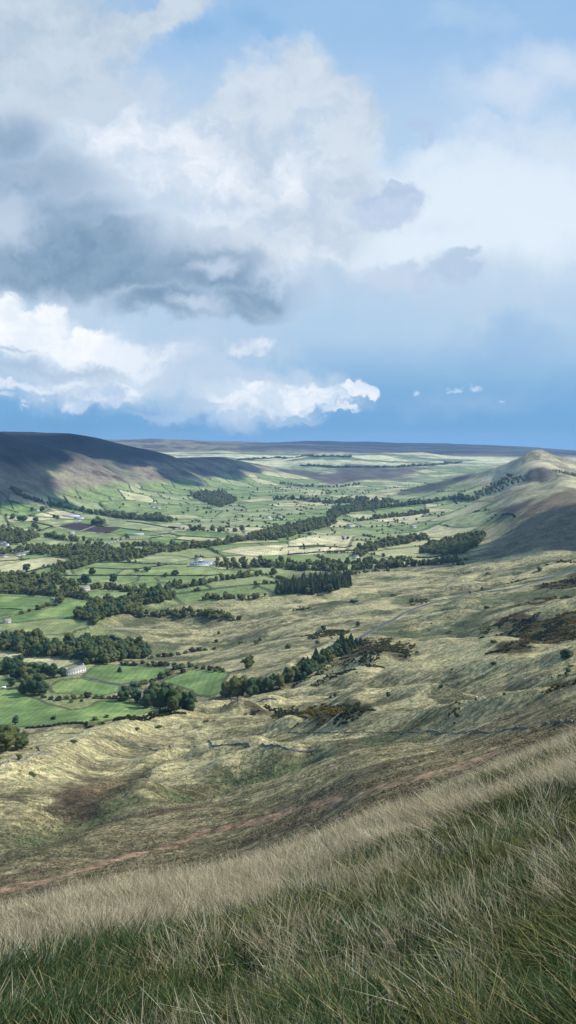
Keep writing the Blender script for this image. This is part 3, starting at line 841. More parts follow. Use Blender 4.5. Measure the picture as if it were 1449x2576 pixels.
M['ballast'] = noisy_mat('rail_ballast', (0.17, 0.13, 0.10), (0.28, 0.23, 0.18), .3)
ribbon('road', ROAD, 3.0, M['tarmac'], .28)
ribbon('track', LANE, 1.7, M['tarmac'], .12)
ribbon('railway', RAIL, 3.2, M['ballast'], .5)

# ------------------------------------------------------------------ trees
ORD = ['', 'second', 'third', 'fourth', 'fifth', 'sixth', 'seventh', 'eighth', 'ninth', 'tenth', 'eleventh', 'twelfth', 'thirteenth', 'fourteenth', 'fifteenth']
def place_word(i, n):
    if n == 1: return ''
    if i == 0: return 'leftmost'
    if i == n - 1: return 'rightmost'
    if i <= n // 2 and i < len(ORD): return ORD[i] + ' from left'
    j = n - 1 - i
    return (ORD[j] + ' from right') if j < len(ORD) else 'middle'
TREES = []   # dict(kind, x, y, w, h, label, group)
def tree_list(kind, label, group, lst, wm=1.0, hr=0.95):
    """label has a {} that takes the place in the row"""
    lst = sorted(lst, key=lambda p: p[0])
    for i, p in enumerate(lst):
        x, y = hit(p[0], p[1]); w = p[2] * y / F * wm * 1.12
        lb = label.format(place_word(i, len(lst))).replace('  ', ' ').strip()
        TREES.append(dict(kind=kind, x=x, y=y, w=w, h=w * (p[3] if len(p) > 3 else hr) * (1.12 if p[1] > 1600 else 1), label=lb, group=group, keep=True))
rt = np.random.default_rng(21)
def wood(kind, label, group, poly, w, space=0.72, hr=1.15, jit=.3):
    W = world_poly(poly); lo = W.min(0); hi = W.max(0); got = []
    n = int((hi[0] - lo[0]) * (hi[1] - lo[1]) / (w * space) ** 2 * 3) + 20
    n = min(n, 9000)
    c = lo + rt.uniform(0, 1, (n, 2)) * (hi - lo)
    c = c[inpoly(c[:, 0], c[:, 1], W)]
    for p in c:
        if all((p[0] - q[0]) ** 2 + (p[1] - q[1]) ** 2 > (w * space) ** 2 for q in got[-400:]): got.append(p)
    for p in got:
        s = w * rt.uniform(1 - jit, 1 + jit) * (1.25 if rt.uniform() < .12 else 1)
        TREES.append(dict(kind=kind, x=p[0], y=p[1], w=s, h=s * hr * rt.uniform(.72, 1.25), label=label, group=group, keep=False))
def belt(kind, label, group, line, w, rows=2, gap=0.75, hr=1.1, width=None, fill=1.0):
    W = hits(line); width = width if width is not None else w * .8 * rows
    for (ax, ay), (bx, by) in zip(W[:-1], W[1:]):
        L = math.hypot(bx - ax, by - ay); n = max(1, int(L / (w * gap)))
        nx, ny = -(by - ay) / (L + 1e-6), (bx - ax) / (L + 1e-6)
        for k in range(n):
            for r in range(rows):
                if rt.uniform() > fill: continue
                t = (k + rt.uniform(0, 1)) / n; o = (rt.uniform(-.5, .5)) * width
                s = w * rt.uniform(.5, 1.35)
                TREES.append(dict(kind=kind, x=ax + (bx - ax) * t + nx * o, y=ay + (by - ay) * t + ny * o, w=s, h=s * hr * rt.uniform(.75, 1.3), label=label, group=group, keep=False))
B, C_, S = 'broadleaf_tree', 'conifer_tree', 'bush'
tree_list(B, '{} big dark tree at the left edge below the lowest green field', 'trees at the left edge below the lowest field', [(14,1890,62,.9),(52,1882,42,.85),(38,1862,30,.9)])
tree_list(B, '{} huge round tree in front row of copse between green fields', 'front row of the copse between the green fields', [(372,1781,42,.95),(402,1786,48,1.05),(436,1788,48,1.0),(470,1786,46,.9)])
tree_list(B, '{} tree in back row of copse between green fields', 'back row of the copse between the green fields', [(388,1768,40,1.15),(420,1768,40,1.15),(448,1772,36,1.1),(482,1776,28,.9)])
tree_list(B, '{} tall loose tree just left of the round copse', 'loose trees left of the round copse', [(316,1764,34,1.0),(335,1756,28,1.2),(345,1768,26,1.0)])
tree_list(B, '{} big rounded tree at the right corner of the square green field', 'big trees at the right corner of the square field', [(572,1755,34,1.0),(598,1757,42,1.15),(628,1752,38,1.1),(612,1742,34,1.1)])
tree_list(B, '{} dark tree at the foot of the roadside plantation', 'trees at the foot of the roadside plantation', [(655,1742,34,1.0),(680,1738,32,1.0),(704,1731,30,1.0),(728,1718,30,1.1),(694,1724,26,1.0)])
tree_list(B, '{} dark tree in the front of the grove left of the long farmhouse', 'front of the grove beside the long farmhouse', [(62,1744,32,1.0),(84,1748,36,1.0),(108,1747,32,.95),(72,1728,32,1),(98,1730,34,1.0)])
tree_list(B, '{} dark tree in the back of the grove left of the long farmhouse', 'back of the grove beside the long farmhouse', [(70,1706,34,1.0),(92,1708,34,1.0),(112,1705,32,1.0),(133,1706,30,1.05),(157,1702,20,1.0),(84,1695,28,.9)])
tree_list(B, '{} tree at the left edge behind the farmhouse grove', 'left edge trees behind the farmhouse grove', [(2,1696,28,1),(14,1690,28,1.1),(30,1694,30,1.1),(48,1690,32,1.1),(40,1708,26,.9),(22,1680,24,1)])
tree_list(B, '{} tree right behind the long farmhouse', 'trees behind the long farmhouse', [(216,1672,18,.8),(236,1668,30,1.1),(252,1668,28,1.0),(262,1660,24,1)])
wood(B, 'dark broadleaf tree in the long wood behind the long farmhouse', 'trees of the long wood behind the long farmhouse', [(55,1652),(110,1634),(160,1628),(250,1624),(300,1630),(374,1644),(368,1657),(310,1660),(270,1672),(235,1668),(150,1655),(90,1654)], 12.5, .55)
wood(B, 'dark broadleaf tree in the wood at the left edge above the rough meadow', 'trees of the left edge wood above the rough meadow', [(-20,1612),(40,1612),(105,1618),(112,1632),(60,1645),(-20,1632)], 12.5, .55)
wood(B, 'dark broadleaf tree in the wood that climbs the grassy knoll', 'trees of the wood climbing the grassy knoll', [(192,1552),(230,1533),(300,1524),(345,1514),(352,1545),(300,1548),(262,1556),(238,1574),(224,1562)], 12, .55)
wood(B, 'dark broadleaf tree in the copse right above the grassy knoll', 'trees of the copse above the grassy knoll', [(330,1510),(365,1500),(412,1496),(440,1500),(420,1512),(350,1528)], 12, .55)
belt(B, 'small dark tree in the row along the top of the grassy knoll', 'tree row along the top of the grassy knoll', [(335,1549),(380,1547),(430,1547),(470,1549)], 8, 2, .7)
belt(B, 'dark tree in the short row right of the grassy knoll', 'short tree row right of the grassy knoll', [(478,1544),(515,1550),(560,1553),(610,1561)], 9, 2, .75)
belt(B, 'tree in the row to the left of the conifer plantation', 'tree row left of the conifer plantation', [(508,1510),(560,1508),(610,1507),(668,1502)], 10, 2, .9)
wood(C_, 'tall dark conifer in the square conifer plantation', 'conifers of the square plantation', [(688,1496),(740,1494),(800,1492),(850,1484),(884,1474),(878,1464),(830,1463),(780,1468),(730,1476),(700,1484)], 7.5, .55, 2.0, .25)
tree_list(B, '{} round green tree in the front edge of the conifer plantation', 'round trees at the front edge of the conifer plantation', [(776,1494,22,1.0),(830,1489,18,1.1),(700,1497,14,1)])
belt(C_, 'narrow dark tree in the plantation strip beside the road', 'plantation strip beside the road', [(708,1715),(745,1702),(790,1678),(830,1655),(868,1632),(888,1618)], 7, 4, .6, 1.2, 26)
belt(B, 'leafy tree in the plantation strip beside the road', 'leafy trees of the roadside plantation strip', [(720,1718),(760,1700),(800,1676),(850,1645)], 9, 2, .6, 1.1, 18)
wood(B, 'grey green tree in the wood above the left hand pasture', 'trees of the wood above the left pasture', [(-20,1493),(60,1494),(120,1500),(160,1505),(208,1503),(206,1492),(160,1486),(90,1487),(60,1480),(-20,1478)], 11, .68)
wood(B, 'broadleaf tree in the wood behind the white house', 'trees of the wood behind the white house', [(-20,1440),(40,1449),(80,1450),(120,1452),(140,1450),(150,1466),(200,1470),(195,1478),(140,1474),(90,1474),(60,1480),(-20,1470)], 12, .85)
belt(B, 'tree in the hedgerow beside the small white farmhouse', 'hedgerow trees beside the small white farmhouse', [(228,1484),(262,1480),(300,1484),(345,1488),(360,1482)], 10, 2, .8)
belt(B, 'small tree in the hedgerow under the small white farmhouse', 'hedgerow trees under the small white farmhouse', [(178,1503),(212,1508),(250,1511),(300,1511),(340,1506)], 8, 2, .85)
tree_list(B, '{} tall tree standing beside the small white farmhouse', 'tall trees beside the small white farmhouse', [(216,1470,26,1.0),(180,1475,20,1),(286,1466,20,1.1),(200,1472,16,1.0)])
tree_list(B, '{} tree standing on the hedge line of the middle pastures', 'lone trees on the hedges of the middle pastures', [(232,1446,18,1.0),(67,1436,18,1.0),(370,1438,16,.8),(400,1424,10,1),(440,1446,20,.6),(415,1452,14,.8)])
wood(B, 'tree in the wood around the village', 'trees of the wood around the village', [(120,1400),(180,1396),(250,1402),(330,1400),(360,1404),(300,1412),(240,1414),(195,1430),(130,1440),(150,1426),(190,1412),(170,1404)], 12, .85)
wood(B, 'tree in the wood above the village', 'trees of the wood above the village', [(60,1385),(100,1378),(160,1382),(230,1376),(300,1384),(340,1392),(380,1390),(370,1400),(280,1402),(220,1404),(150,1398),(80,1396)], 12, .95)
belt(B, 'tree in the belt running from the plantation to the farm with blue roofs', 'belt between the knoll and the blue roofed farm', [(440,1482),(500,1472),(560,1460),(620,1452),(692,1444)], 10, 2, .72)
belt(B, 'tree in the upper belt left of the conifer plantation', 'upper belt left of the conifer plantation', [(360,1492),(420,1480),(450,1470)], 9, 2, .9)
belt(B, 'tree in the belt behind the farm with blue roofs', 'belt behind the farm with blue roofs', [(548,1423),(600,1428),(650,1424),(700,1428),(770,1434),(850,1436),(920,1432),(1000,1427),(1080,1422),(1150,1412)], 13, 2, .62)
belt(B, 'tree in the second belt behind the farm with blue roofs', 'second belt behind the farm with blue roofs', [(545,1413),(620,1416),(700,1412),(760,1420),(860,1418),(960,1416),(1040,1410)], 12, 1, .8)
wood(B, 'dark tree in the hanging wood under the shaded hillside', 'hanging wood under the shaded hillside', [(1048,1393),(1095,1372),(1130,1362),(1175,1350),(1222,1345),(1200,1372),(1165,1392),(1120,1398),(1080,1394)], 12, .75)
wood(B, 'dark tree in the wood along the little green hill', 'wood along the little green hill', [(888,1400),(896,1382),(930,1372),(990,1362),(1060,1352),(1075,1358),(1020,1370),(960,1378),(925,1390),(910,1402)], 12, .72)
belt(B, 'tree in the river belt across the valley', 'river belt across the valley', [(-10,1394),(60,1388),(140,1386),(220,1386),(300,1396),(360,1393),(430,1386),(490,1378),(560,1368),(630,1356),(690,1343),(740,1328),(790,1318),(830,1306),(850,1292)], 14, 3, .6, 1.0, 42)
belt(B, 'tree in the wide wood by the river', 'wide wood by the river', [(640,1360),(700,1345),(740,1332),(790,1322),(820,1312)], 14, 4, .6, 1.0, 110)
belt(B, 'tree in the line at the foot of the dark moor', 'tree line at the foot of the dark moor', [(30,1230),(60,1252),(100,1264),(150,1276),(210,1288),(260,1297),(300,1303),(350,1308),(430,1314)], 15, 2, .6)
belt(B, 'tree in the lower line at the foot of the dark moor', 'lower tree line at the foot of the dark moor', [(240,1292),(290,1296),(340,1300),(375,1300),(430,1312)], 15, 2, .8, 1, 60)
wood(B, 'tree in the wood on the slope around hidden houses', 'wood on the slope around the hidden houses', [(470,1247),(500,1240),(560,1236),(590,1254),(596,1262),(560,1276),(530,1272),(500,1258)], 15, 1.0)
tree_list(B, '{} dark round tree beside the ploughed fields', 'round trees beside the ploughed fields', [(240,1321,22,.7),(254,1322,22,.75),(248,1316,20,.8)])
tree_list(B, '{} tree in the fields below the dark moor', 'lone trees in the fields below the dark moor', [(32,1306,14,1),(50,1310,16,.8),(60,1311,16,.8),(90,1312,14,.8),(81,1286,12,.9),(106,1286,14,.9),(66,1350,12,.9),(86,1328,14,1),(92,1330,12,1),(145,1305,10,1),(137,1303,10,.9),(60,1372,14,.9)])
wood(B, 'tree in the dark wood at the left edge of the valley', 'dark wood at the left edge of the valley', [(-20,1330),(30,1335),(80,1345),(90,1356),(60,1366),(20,1368),(-20,1360)], 14, .8)
belt(B, 'tree in the row left of the ploughed fields', 'row left of the ploughed fields', [(85,1352),(130,1352),(160,1358),(205,1362)], 13, 2, .8)
belt(B, 'tree in the row above the railway', 'row above the railway', [(470,1334),(510,1336),(560,1338),(610,1337)], 14, 1, .8)
belt(B, 'tree in the belt below the railway', 'belt below the railway', [(310,1378),(360,1372),(400,1378),(470,1376)], 13, 2, .8)
belt(B, 'tree in the far hedge below the long ridge', 'far hedge below the long ridge', [(890,1312),(950,1306),(1010,1300),(1080,1290)], 15, 1, .6)
belt(B, 'tree in the far belt below the long ridge', 'far belt below the long ridge', [(850,1292),(900,1285),(950,1279),(1020,1272),(1090,1264),(1130,1256),(1200,1258)], 18, 2, .6)
belt(B, 'tree in the far village belt', 'far village belt', [(690,1258),(740,1256),(790,1262),(830,1268),(880,1262),(930,1256)], 18, 2, .7, 1, 70)
wood(B, 'tree in the wood under the crag', 'wood under the crag', [(1190,1242),(1226,1222),(1260,1208),(1320,1206),(1330,1214),(1280,1226),(1240,1240),(1200,1254)], 13, 1.3)
wood(B, 'tree in the wood in the far valley', 'wood in the far valley', [(820,1294),(850,1280),(900,1270),(940,1262),(1000,1262),(960,1274),(900,1284),(860,1300)], 17, 1.0)
wood(C_, 'conifer in the dark block behind the crag', 'dark conifer block behind the crag', [(1384,1185),(1400,1190),(1440,1198),(1460,1202),(1460,1194),(1430,1188),(1400,1182)], 8, .8, 1.0)
belt(B, 'tree in the long far plantation strip', 'long far plantation strip', [(755,1172),(830,1176),(900,1176),(1000,1176),(1060,1172),(1120,1168),(1160,1164)], 34, 1, .28, .5, 20)
belt(B, 'tree in the upper far plantation strip', 'upper far plantation strip', [(600,1158),(700,1152),(790,1149),(880,1150)], 36, 1, .3, .42, 20)
belt(B, 'tree in the far strip on the left shoulder', 'far strip on the left shoulder', [(700,1216),(740,1222),(790,1226),(850,1226),(905,1220)], 18, 1, .8)
def scatter(label, group, poly, n, w, kind=B):
    W = world_poly(poly); lo = W.min(0); hi = W.max(0); k = 0
    while k < n:
        p = lo + rt.uniform(0, 1, 2) * (hi - lo)
        if inpoly(p[0:1], p[1:2], W)[0]:
            s = w * rt.uniform(.5, 1.5)
            TREES.append(dict(kind=kind, x=p[0], y=p[1], w=s, h=s * .9, label=label, group=group, keep=False)); k += 1
scatter('scattered tree in the green fields under the dark moor', 'scattered trees under the dark moor', [(240,1255),(330,1240),(470,1250),(600,1275),(740,1300),(700,1320),(560,1318),(430,1300),(330,1296),(250,1275)], 60, 10)
scatter('scattered tree on the valley floor below the long ridge', 'scattered trees below the long ridge', [(700,1395),(700,1362),(760,1338),(850,1322),(960,1310),(1060,1300),(1090,1315),(1040,1345),(930,1362),(880,1385)], 60, 8)
scatter('scattered tree in the far valley fields', 'scattered trees in the far valley', [(600,1240),(700,1222),(800,1228),(900,1232),(940,1250),(850,1290),(760,1300),(640,1270)], 45, 13)
# hedgerows of the patchwork: trees along the field edges of the floor
def edge_rows(n):
    N = 160000
    Y = np.exp(rt.uniform(math.log(1500), math.log(5400), N)); x = rt.uniform(-.40, .30, N) * Y
    zm = macro(x, Y); th = 0.35
    cx = (x * math.cos(th) + Y * math.sin(th)) / 150.0 + .35 * (fbm(x / 300, Y / 300, 2, 7) - .5)
    cy = (-x * math.sin(th) + Y * math.cos(th)) / 210.0 + .35 * (fbm(x / 300, Y / 300, 2, 8) - .5)
    fxx = cx + .5 * (np.floor(cy) % 2); fx = np.abs(fxx - np.round(fxx)) * 150; fy = np.abs(cy - np.round(cy)) * 210
    ok = (zm < -200) & ~((zm > -236) & (Y < 2300)) & (np.minimum(fx, fy) < 3) & (vnoise(x / 130, Y / 130, 55) > .40)
    for _, _, pl in FW: ok &= ~inpoly(x, Y, pl)
    k = np.where(ok)[0][:n]
    for i in k:
        s = rt.uniform(4, 11)
        TREES.append(dict(kind=B, x=float(x[i]), y=float(Y[i]), w=s, h=s * .9, label='hedgerow tree in the valley patchwork', group='hedgerow trees of the valley', keep=False))
edge_rows(1500)

# bushes and small lone trees on the rough slopes
BUSH = [(641,1480,10,'small round bush on the pale grass left of the conifer plantation'),(550,1596,9,'small thorn tree on the pale knoll slope'),(605,1617,15,'dark flat bush left of the middle bush pair on the rough slope'),(645,1619,14,'dark lower bush of the pair under the rough slope'),(655,1611,11,'slim bush just above its dark neighbour on the rough slope'),
 (726,1631,16,'dark bush alone on the green grass strip left of the plantation strip'),(800,1619,13,'round dark bush on the striped pale slope above the plantation strip'),(814,1585,15,'lone round tree above the brown heath patch'),(901,1575,14,'dark tree by the road end of the brown heath patch'),(633,1658,13,'green bush right of the reddish thorn bush'),
 (622,1662,12,'reddish thorn bush in the short hedge on the slope'),(611,1666,13,'dark bush at the left end of the short hedge'),(545,1615,12,'dark bush near the end of the long hedge on the slope'),(624,1681,30,'broad dark tree above the corner of the square green field'),(1085,1569,8,'tiny bush on the wide grassy rise right of the road'),
 (1129,1592,17,'low gorse bush in the middle of the wide grassy rise'),(1214,1604,16,'low dark bush left of the big gorse bank'),(1242,1616,20,'flat dark bush below the big gorse bank'),(1242,1670,20,'flat bush on the terrace below the big gorse bank'),(1224,1530,18,'wide flat bush on the pale grass below the upper road'),
 (1305,1524,8,'small upright bush left of the brown strip by the right edge'),(1212,1484,9,'small tree beside the upper road bend'),(1182,1493,8,'small bush left of the tree at the upper road bend'),(1357,1437,13,'lone round tree on the skyline of the pale slope under the shaded hill'),(1227,1444,14,'low dark bush on the pale slope under the shaded hill'),
 (1424,1652,34,'large dark bush near the right edge'),(1429,1504,22,'dark bush at the right edge below the road'),(843,1754,14,'bare twiggy thorn tree on the grass right of the plantation'),(977,1752,14,'little thorn tree on the green terrace above the pale ridge'),(832,1757,9,'tiny thorn left of the twiggy thorn tree'),
 (1109,1729,10,'small thorn on the green terrace far right of the plantation'),(180,1767,12,'left one of two dark bushes beside the stony mound in the field'),(205,1765,10,'right one of two dark bushes on the stony mound in the field'),(301,1690,14,'small dark fir alone in the middle of the looped green field'),(48,1911,17,'small twiggy thorn tree by the wall at the lower left'),
 (184,1868,20,'flat dark bush on the slope at the lower left'),(136,1810,15,'dark bush at the lower edge of the lowest field'),(240,1812,16,'round dark bush on the lower edge of the lowest field'),(268,1806,14,'grey twiggy bush on the lower edge of the lowest field'),(40,1822,24,'grey green tree above the dark trees at the left edge'),
 (32,1725,22,'reddish tree at the left of the farmhouse grove'),(345,1835,16,'low dark bush on the sunlit nose of the slope'),(398,1829,16,'flat dark bush on the sunlit crest of the slope'),(520,1815,14,'small flat bush right on the sunlit crest'),(80,1950,24,'low brown bush on the left slope'),
 (1429,1690,16,'small dark bush under the large bush at the right edge'),(1062,1690,0,''),(990,1500,18,'low dark heath clump on the pale slope left of the upper road'),(1035,1515,16,'small heath clump beside the road straight'),(890,1515,20,'low heath clump above the road')]
for u, v, w, lb in BUSH:
    if not w: continue
    x, y = hit(u, v); s = w * y / F
    tall = any(k in lb for k in ('tree', 'fir', 'thorn'))
    flat = any(k in lb for k in ('flat', 'low ', 'wide'))
    TREES.append(dict(kind=S if not ('tree' in lb or 'fir' in lb) else (C_ if 'fir' in lb else B), x=x, y=y, w=s, h=s * (1.0 if tall else .4 if flat else .75), label=lb, group=None, keep=True, red='red' in lb, grey='grey' in lb))
def bush_row(label, group, lst, hr=.8):
    lst = sorted(lst)
    for i, (u, v, w) in enumerate(lst):
        x, y = hit(u, v); s = w * y / F
        TREES.append(dict(kind=S, x=x, y=y, w=s, h=s * hr, label=label.format(place_word(i, len(lst))), group=group, keep=True, red=(i % 4 == 2)))
bush_row('{} bush in the hedge along the top of the square green field', 'bushes along the top of the square green field', [(440,1684,24),(455,1682,20),(462,1692,18),(478,1678,18),(495,1682,14),(511,1684,16),(528,1686,18),(546,1688,22),(560,1690,14)])
bush_row('{} bush in the hedge along the top of the looped green field', 'bushes along the top of the looped green field', [(306,1672,12),(320,1674,18),(338,1675,16),(358,1670,14),(372,1674,12),(388,1676,20),(404,1676,20),(418,1676,18)])
bush_row('{} bush of the hedge between looped and square green fields', 'bushes between the two green fields', [(362,1722,20),(350,1728,14),(384,1716,14),(408,1706,26),(424,1700,20)])
bush_row('{} bush of the dark hedge under the looped green field', 'bushes of the dark hedge under the looped field', [(110,1756,14),(128,1760,16),(146,1762,20),(168,1758,14),(186,1759,20),(204,1756,14),(220,1754,24),(240,1757,16),(258,1758,16),(274,1758,14),(290,1758,18),(304,1762,18)], .7)
bush_row('{} bush of the hedge crossing the rough slope to the long wood', 'bushes of the hedge crossing the rough slope', [(382,1656,14),(398,1652,14),(414,1652,18),(432,1650,16),(448,1648,14),(466,1644,14),(484,1640,20),(502,1638,18),(516,1637,12),(540,1633,10)], .7)
bush_row('{} bush of the crooked hedge between the two left hand pastures', 'bushes of the crooked hedge between left pastures', [(54,1544,14),(74,1538,12),(94,1533,16),(108,1529,14),(120,1526,18),(138,1524,16),(146,1518,18),(150,1508,24)], .75)

# ---- crown prototypes
rg = np.random.default_rng(3)
def proto(kind, i, lod):
    if kind == B:
        v, t, a = crown_shape(rg, *( (20, 3000, .020) if lod == 2 else (13, 800, .033) if lod == 1 else (5, 70, .08)), core_level=(2 if lod == 2 else 1 if lod == 1 else 0), base=.10)
    elif kind == S:
        v, t, a = crown_shape(rg, *( (14, 700, .035) if lod else (4, 40, .09)), core_level=1 if lod else 0, base=.02, spread=.75)
        v = v.copy(); v[:, 2] = np.clip((v[:, 2] - .22) * 1.25, -.05, 2)
    else:
        v, t, a = conifer_shape(rg, *((16, 13) if lod else (6, 6)))
    return v, t, a
LOD2 = [proto(B, i, 2) for i in range(6)]
LOD1 = {B: [proto(B, i, 1) for i in range(7)], S: [proto(S, i, 1) for i in range(6)], C_: [proto(C_, i, 1) for i in range(5)]}
LOD0 = {B: [proto(B, i, 0) for i in range(8)], S: [proto(S, i, 0) for i in range(5)], C_: [proto(C_, i, 0) for i in range(5)]}
leafm = {B: M['leaf'], S: M['leaf'], C_: M['needle']}
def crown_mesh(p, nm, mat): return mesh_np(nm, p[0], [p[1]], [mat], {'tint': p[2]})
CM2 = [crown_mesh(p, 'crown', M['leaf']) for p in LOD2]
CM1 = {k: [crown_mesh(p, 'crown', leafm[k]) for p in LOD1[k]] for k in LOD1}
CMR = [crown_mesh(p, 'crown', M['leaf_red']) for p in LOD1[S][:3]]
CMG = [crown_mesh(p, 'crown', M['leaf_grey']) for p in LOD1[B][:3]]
TM = []
for i in range(3):
    mb = MB(); limb_mesh(mb, rg); TM.append(mb.mesh('trunk', M['bark']))
mb = MB(); mb.tube((0, 0, -.05), (0, 0, .95), .022, .004, 7); TMC = mb.mesh('trunk', M['bark'])
tx = np.array([t['x'] for t in TREES]); ty = np.array([t['y'] for t in TREES])
tz = H(tx, ty)
for t, z in zip(TREES, tz): t['z'] = float(z); t['app'] = t['w'] / t['y'] * (1 if t['kind'] != C_ else 1.6) * (1e3 if t['keep'] else 1)
order = sorted(TREES, key=lambda t: -t['app'])
cnt = {B: 0, C_: 0, S: 0}; LIM = {B: 290, C_: 190, S: 200}
rest = []
for t in order:
    k = t['kind']
    uu, vv = project(t['x'], t['y'], t['z'])
    vis = -20 < uu < 1470
    if not vis: 
        rest.append(t); continue
    if cnt[k] >= LIM[k]:
        rest.append(t); continue
    cnt[k] += 1
    app = t['w'] / t['y'] * F          # width in picture units
    rz = rt.uniform(0, 6.28)
    o = link(k, None, label=t['label'], cat={B: 'tree', C_: 'conifer', S: 'bush'}[k], group=t['group'], loc=(t['x'], t['y'], t['z'] - .1), rz=rz)
    o.empty_display_size = 1
    g = 1.12
    if k == B:
        me = CM2[rt.integers(6)] if app > 17 else CM1[B][rt.integers(7)]
        if t.get('grey') or (not t['keep'] and rt.uniform() < .07): me = CMG[rt.integers(3)]
        tm = TM[rt.integers(3)]
    elif k == S:
        me = CM1[S][rt.integers(6)] if not t.get('red') else CMR[rt.integers(3)]; tm = None
    else:
        me = CM1[C_][rt.integers(5)]; tm = TMC
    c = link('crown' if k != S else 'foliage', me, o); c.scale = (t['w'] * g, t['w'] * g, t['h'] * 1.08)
    if k == C_: c.scale = (t['w'] * 1.75, t['w'] * 1.75, t['h'])
    if tm is not None:
        c2 = link('trunk', tm, o); c2.scale = (t['w'], t['w'], t['h'])
    elif app > 14:
        c2 = link('stem', TM[0], o); c2.scale = (t['w'] * .5, t['w'] * .5, t['h'] * .6)
print('TREES', len(TREES), cnt, 'rest', len(rest))
import time as _t; print("T_trees", _t.perf_counter())
for k, nm, lb, cat in ((B, 'woodland', 'small distant broadleaf trees of the woods, belts and hedgerows across the valley', 'trees'), (C_, 'conifer_woodland', 'distant conifer plantations on the slopes', 'conifers'), (S, 'scrub', 'small distant bushes on the slopes', 'bushes')):
    rs = [t for t in rest if t['kind'] == k]
    if len(rs) < 3: continue
    V, T, A = [], [], []; o = 0
    for t in rs:
        app = t['w'] / t['y'] * F
        lib = LOD1[k] if (app > 11 and k == B) else LOD0[k]
        v, f, a = lib[rt.integers(len(lib))]
        th = rt.uniform(0, 6.28); c, s = math.cos(th), math.sin(th); w = t['w'] * 1.15
        vv = np.c_[(v[:, 0] * c - v[:, 1] * s) * w + t['x'], (v[:, 0] * s + v[:, 1] * c) * w + t['y'], (v[:, 2] - (.06 if k == B else 0)) * t['h'] * 1.1 + t['z']]
        V.append(vv); T.append(f + o); A.append(np.clip(a * rt.uniform(.55, 1.3) + rt.uniform(-.1, .12), 0, 1)); o += len(v)
    me = mesh_np(nm, np.concatenate(V), [np.concatenate(T)], [leafm[k]], {'tint': np.concatenate(A)})
    link(nm, me, label=lb, cat=cat, kind='stuff')

# gorse and heather banks: ground cover
V, T, A = [], [], []; o = 0
for pl in GW:
    lo = pl.min(0); hi = pl.max(0)
    yy = (lo[1] + hi[1]) / 2; sz = 1.3 + yy * .0011
    area = (hi[0] - lo[0]) * (hi[1] - lo[1]); n = int(min(area / (sz * sz) * 1.1, 9000))
    p = lo - 6 + rt.uniform(0, 1, (n, 2)) * (hi - lo + 12)
    j = np.c_[fbm(p[:, 0] / 14, p[:, 1] / 14, 2, 601), fbm(p[:, 0] / 14, p[:, 1] / 14, 2, 602)] - .5
    p = p[inpoly(p[:, 0] + j[:, 0] * 26, p[:, 1] + j[:, 1] * 40, pl)]
    p = p[fbm(p[:, 0] / 11, p[:, 1] / 16, 2, 611) > .40]
    z = H(p[:, 0], p[:, 1]); tn = fbm(p[:, 0] / 22, p[:, 1] / 30, 3, 621)
    for q in range(len(p)):
        v, f, a = LOD0[S][rt.integers(5)]
        s = sz * rt.uniform(.8, 1.7); th = rt.uniform(0, 6.28); c, sn = math.cos(th), math.sin(th)
        V.append(np.c_[(v[:, 0] * c - v[:, 1] * sn) * s + p[q, 0], (v[:, 0] * sn + v[:, 1] * c) * s + p[q, 1], v[:, 2] * s * .62 + z[q]])
        T.append(f + o); o += len(v); A.append(np.clip(a * .6 + (tn[q] - .48) * 3.2, 0, 1))
link('gorse', mesh_np('gorse', np.concatenate(V), [np.concatenate(T)], [M['gorse']], {'tint': np.concatenate(A)}), label='dark green gorse and heather banks with rusty yellow tops on the slopes', cat='gorse', kind='stuff')

# hedges and dry stone walls, each a thing of its own
M['hedge'] = foliage_mat('hedge_foliage', (0.012, 0.022, 0.012), (0.06, 0.085, 0.035))
M['stone'] = noisy_mat('dry_stone', (0.06, 0.06, 0.055), (0.22, 0.215, 0.20), .9, .9, .1, .2)
def hedge(line, w, h, label):
    W = hits(line); cs = []
    for (ax, ay), (bx, by) in zip(W[:-1], W[1:]):
        L = math.hypot(bx - ax, by - ay); n = max(2, int(L / (w * .45)))
        for k in range(n): cs.append((ax + (bx - ax) * k / n + rt.normal(0, w * .1), ay + (by - ay) * k / n + rt.normal(0, w * .1)))
    cs = np.array(cs); z = H(cs[:, 0], cs[:, 1]); V, T, A = [], [], []; o = 0
    for q in range(len(cs)):
        v, f, a = LOD0[S][rt.integers(5)]; s = w * rt.uniform(.8, 1.4); hh = h * rt.uniform(.75, 1.4)
        V.append(np.c_[v[:, 0] * s + cs[q, 0], v[:, 1] * s + cs[q, 1], v[:, 2] * hh * 1.2 + z[q] - .1]); T.append(f + o); o += len(v); A.append(a)
    link('hedge', mesh_np('hedge', np.concatenate(V), [np.concatenate(T)], [M['hedge']], {'tint': np.concatenate(A)}), label=label, cat='hedge')
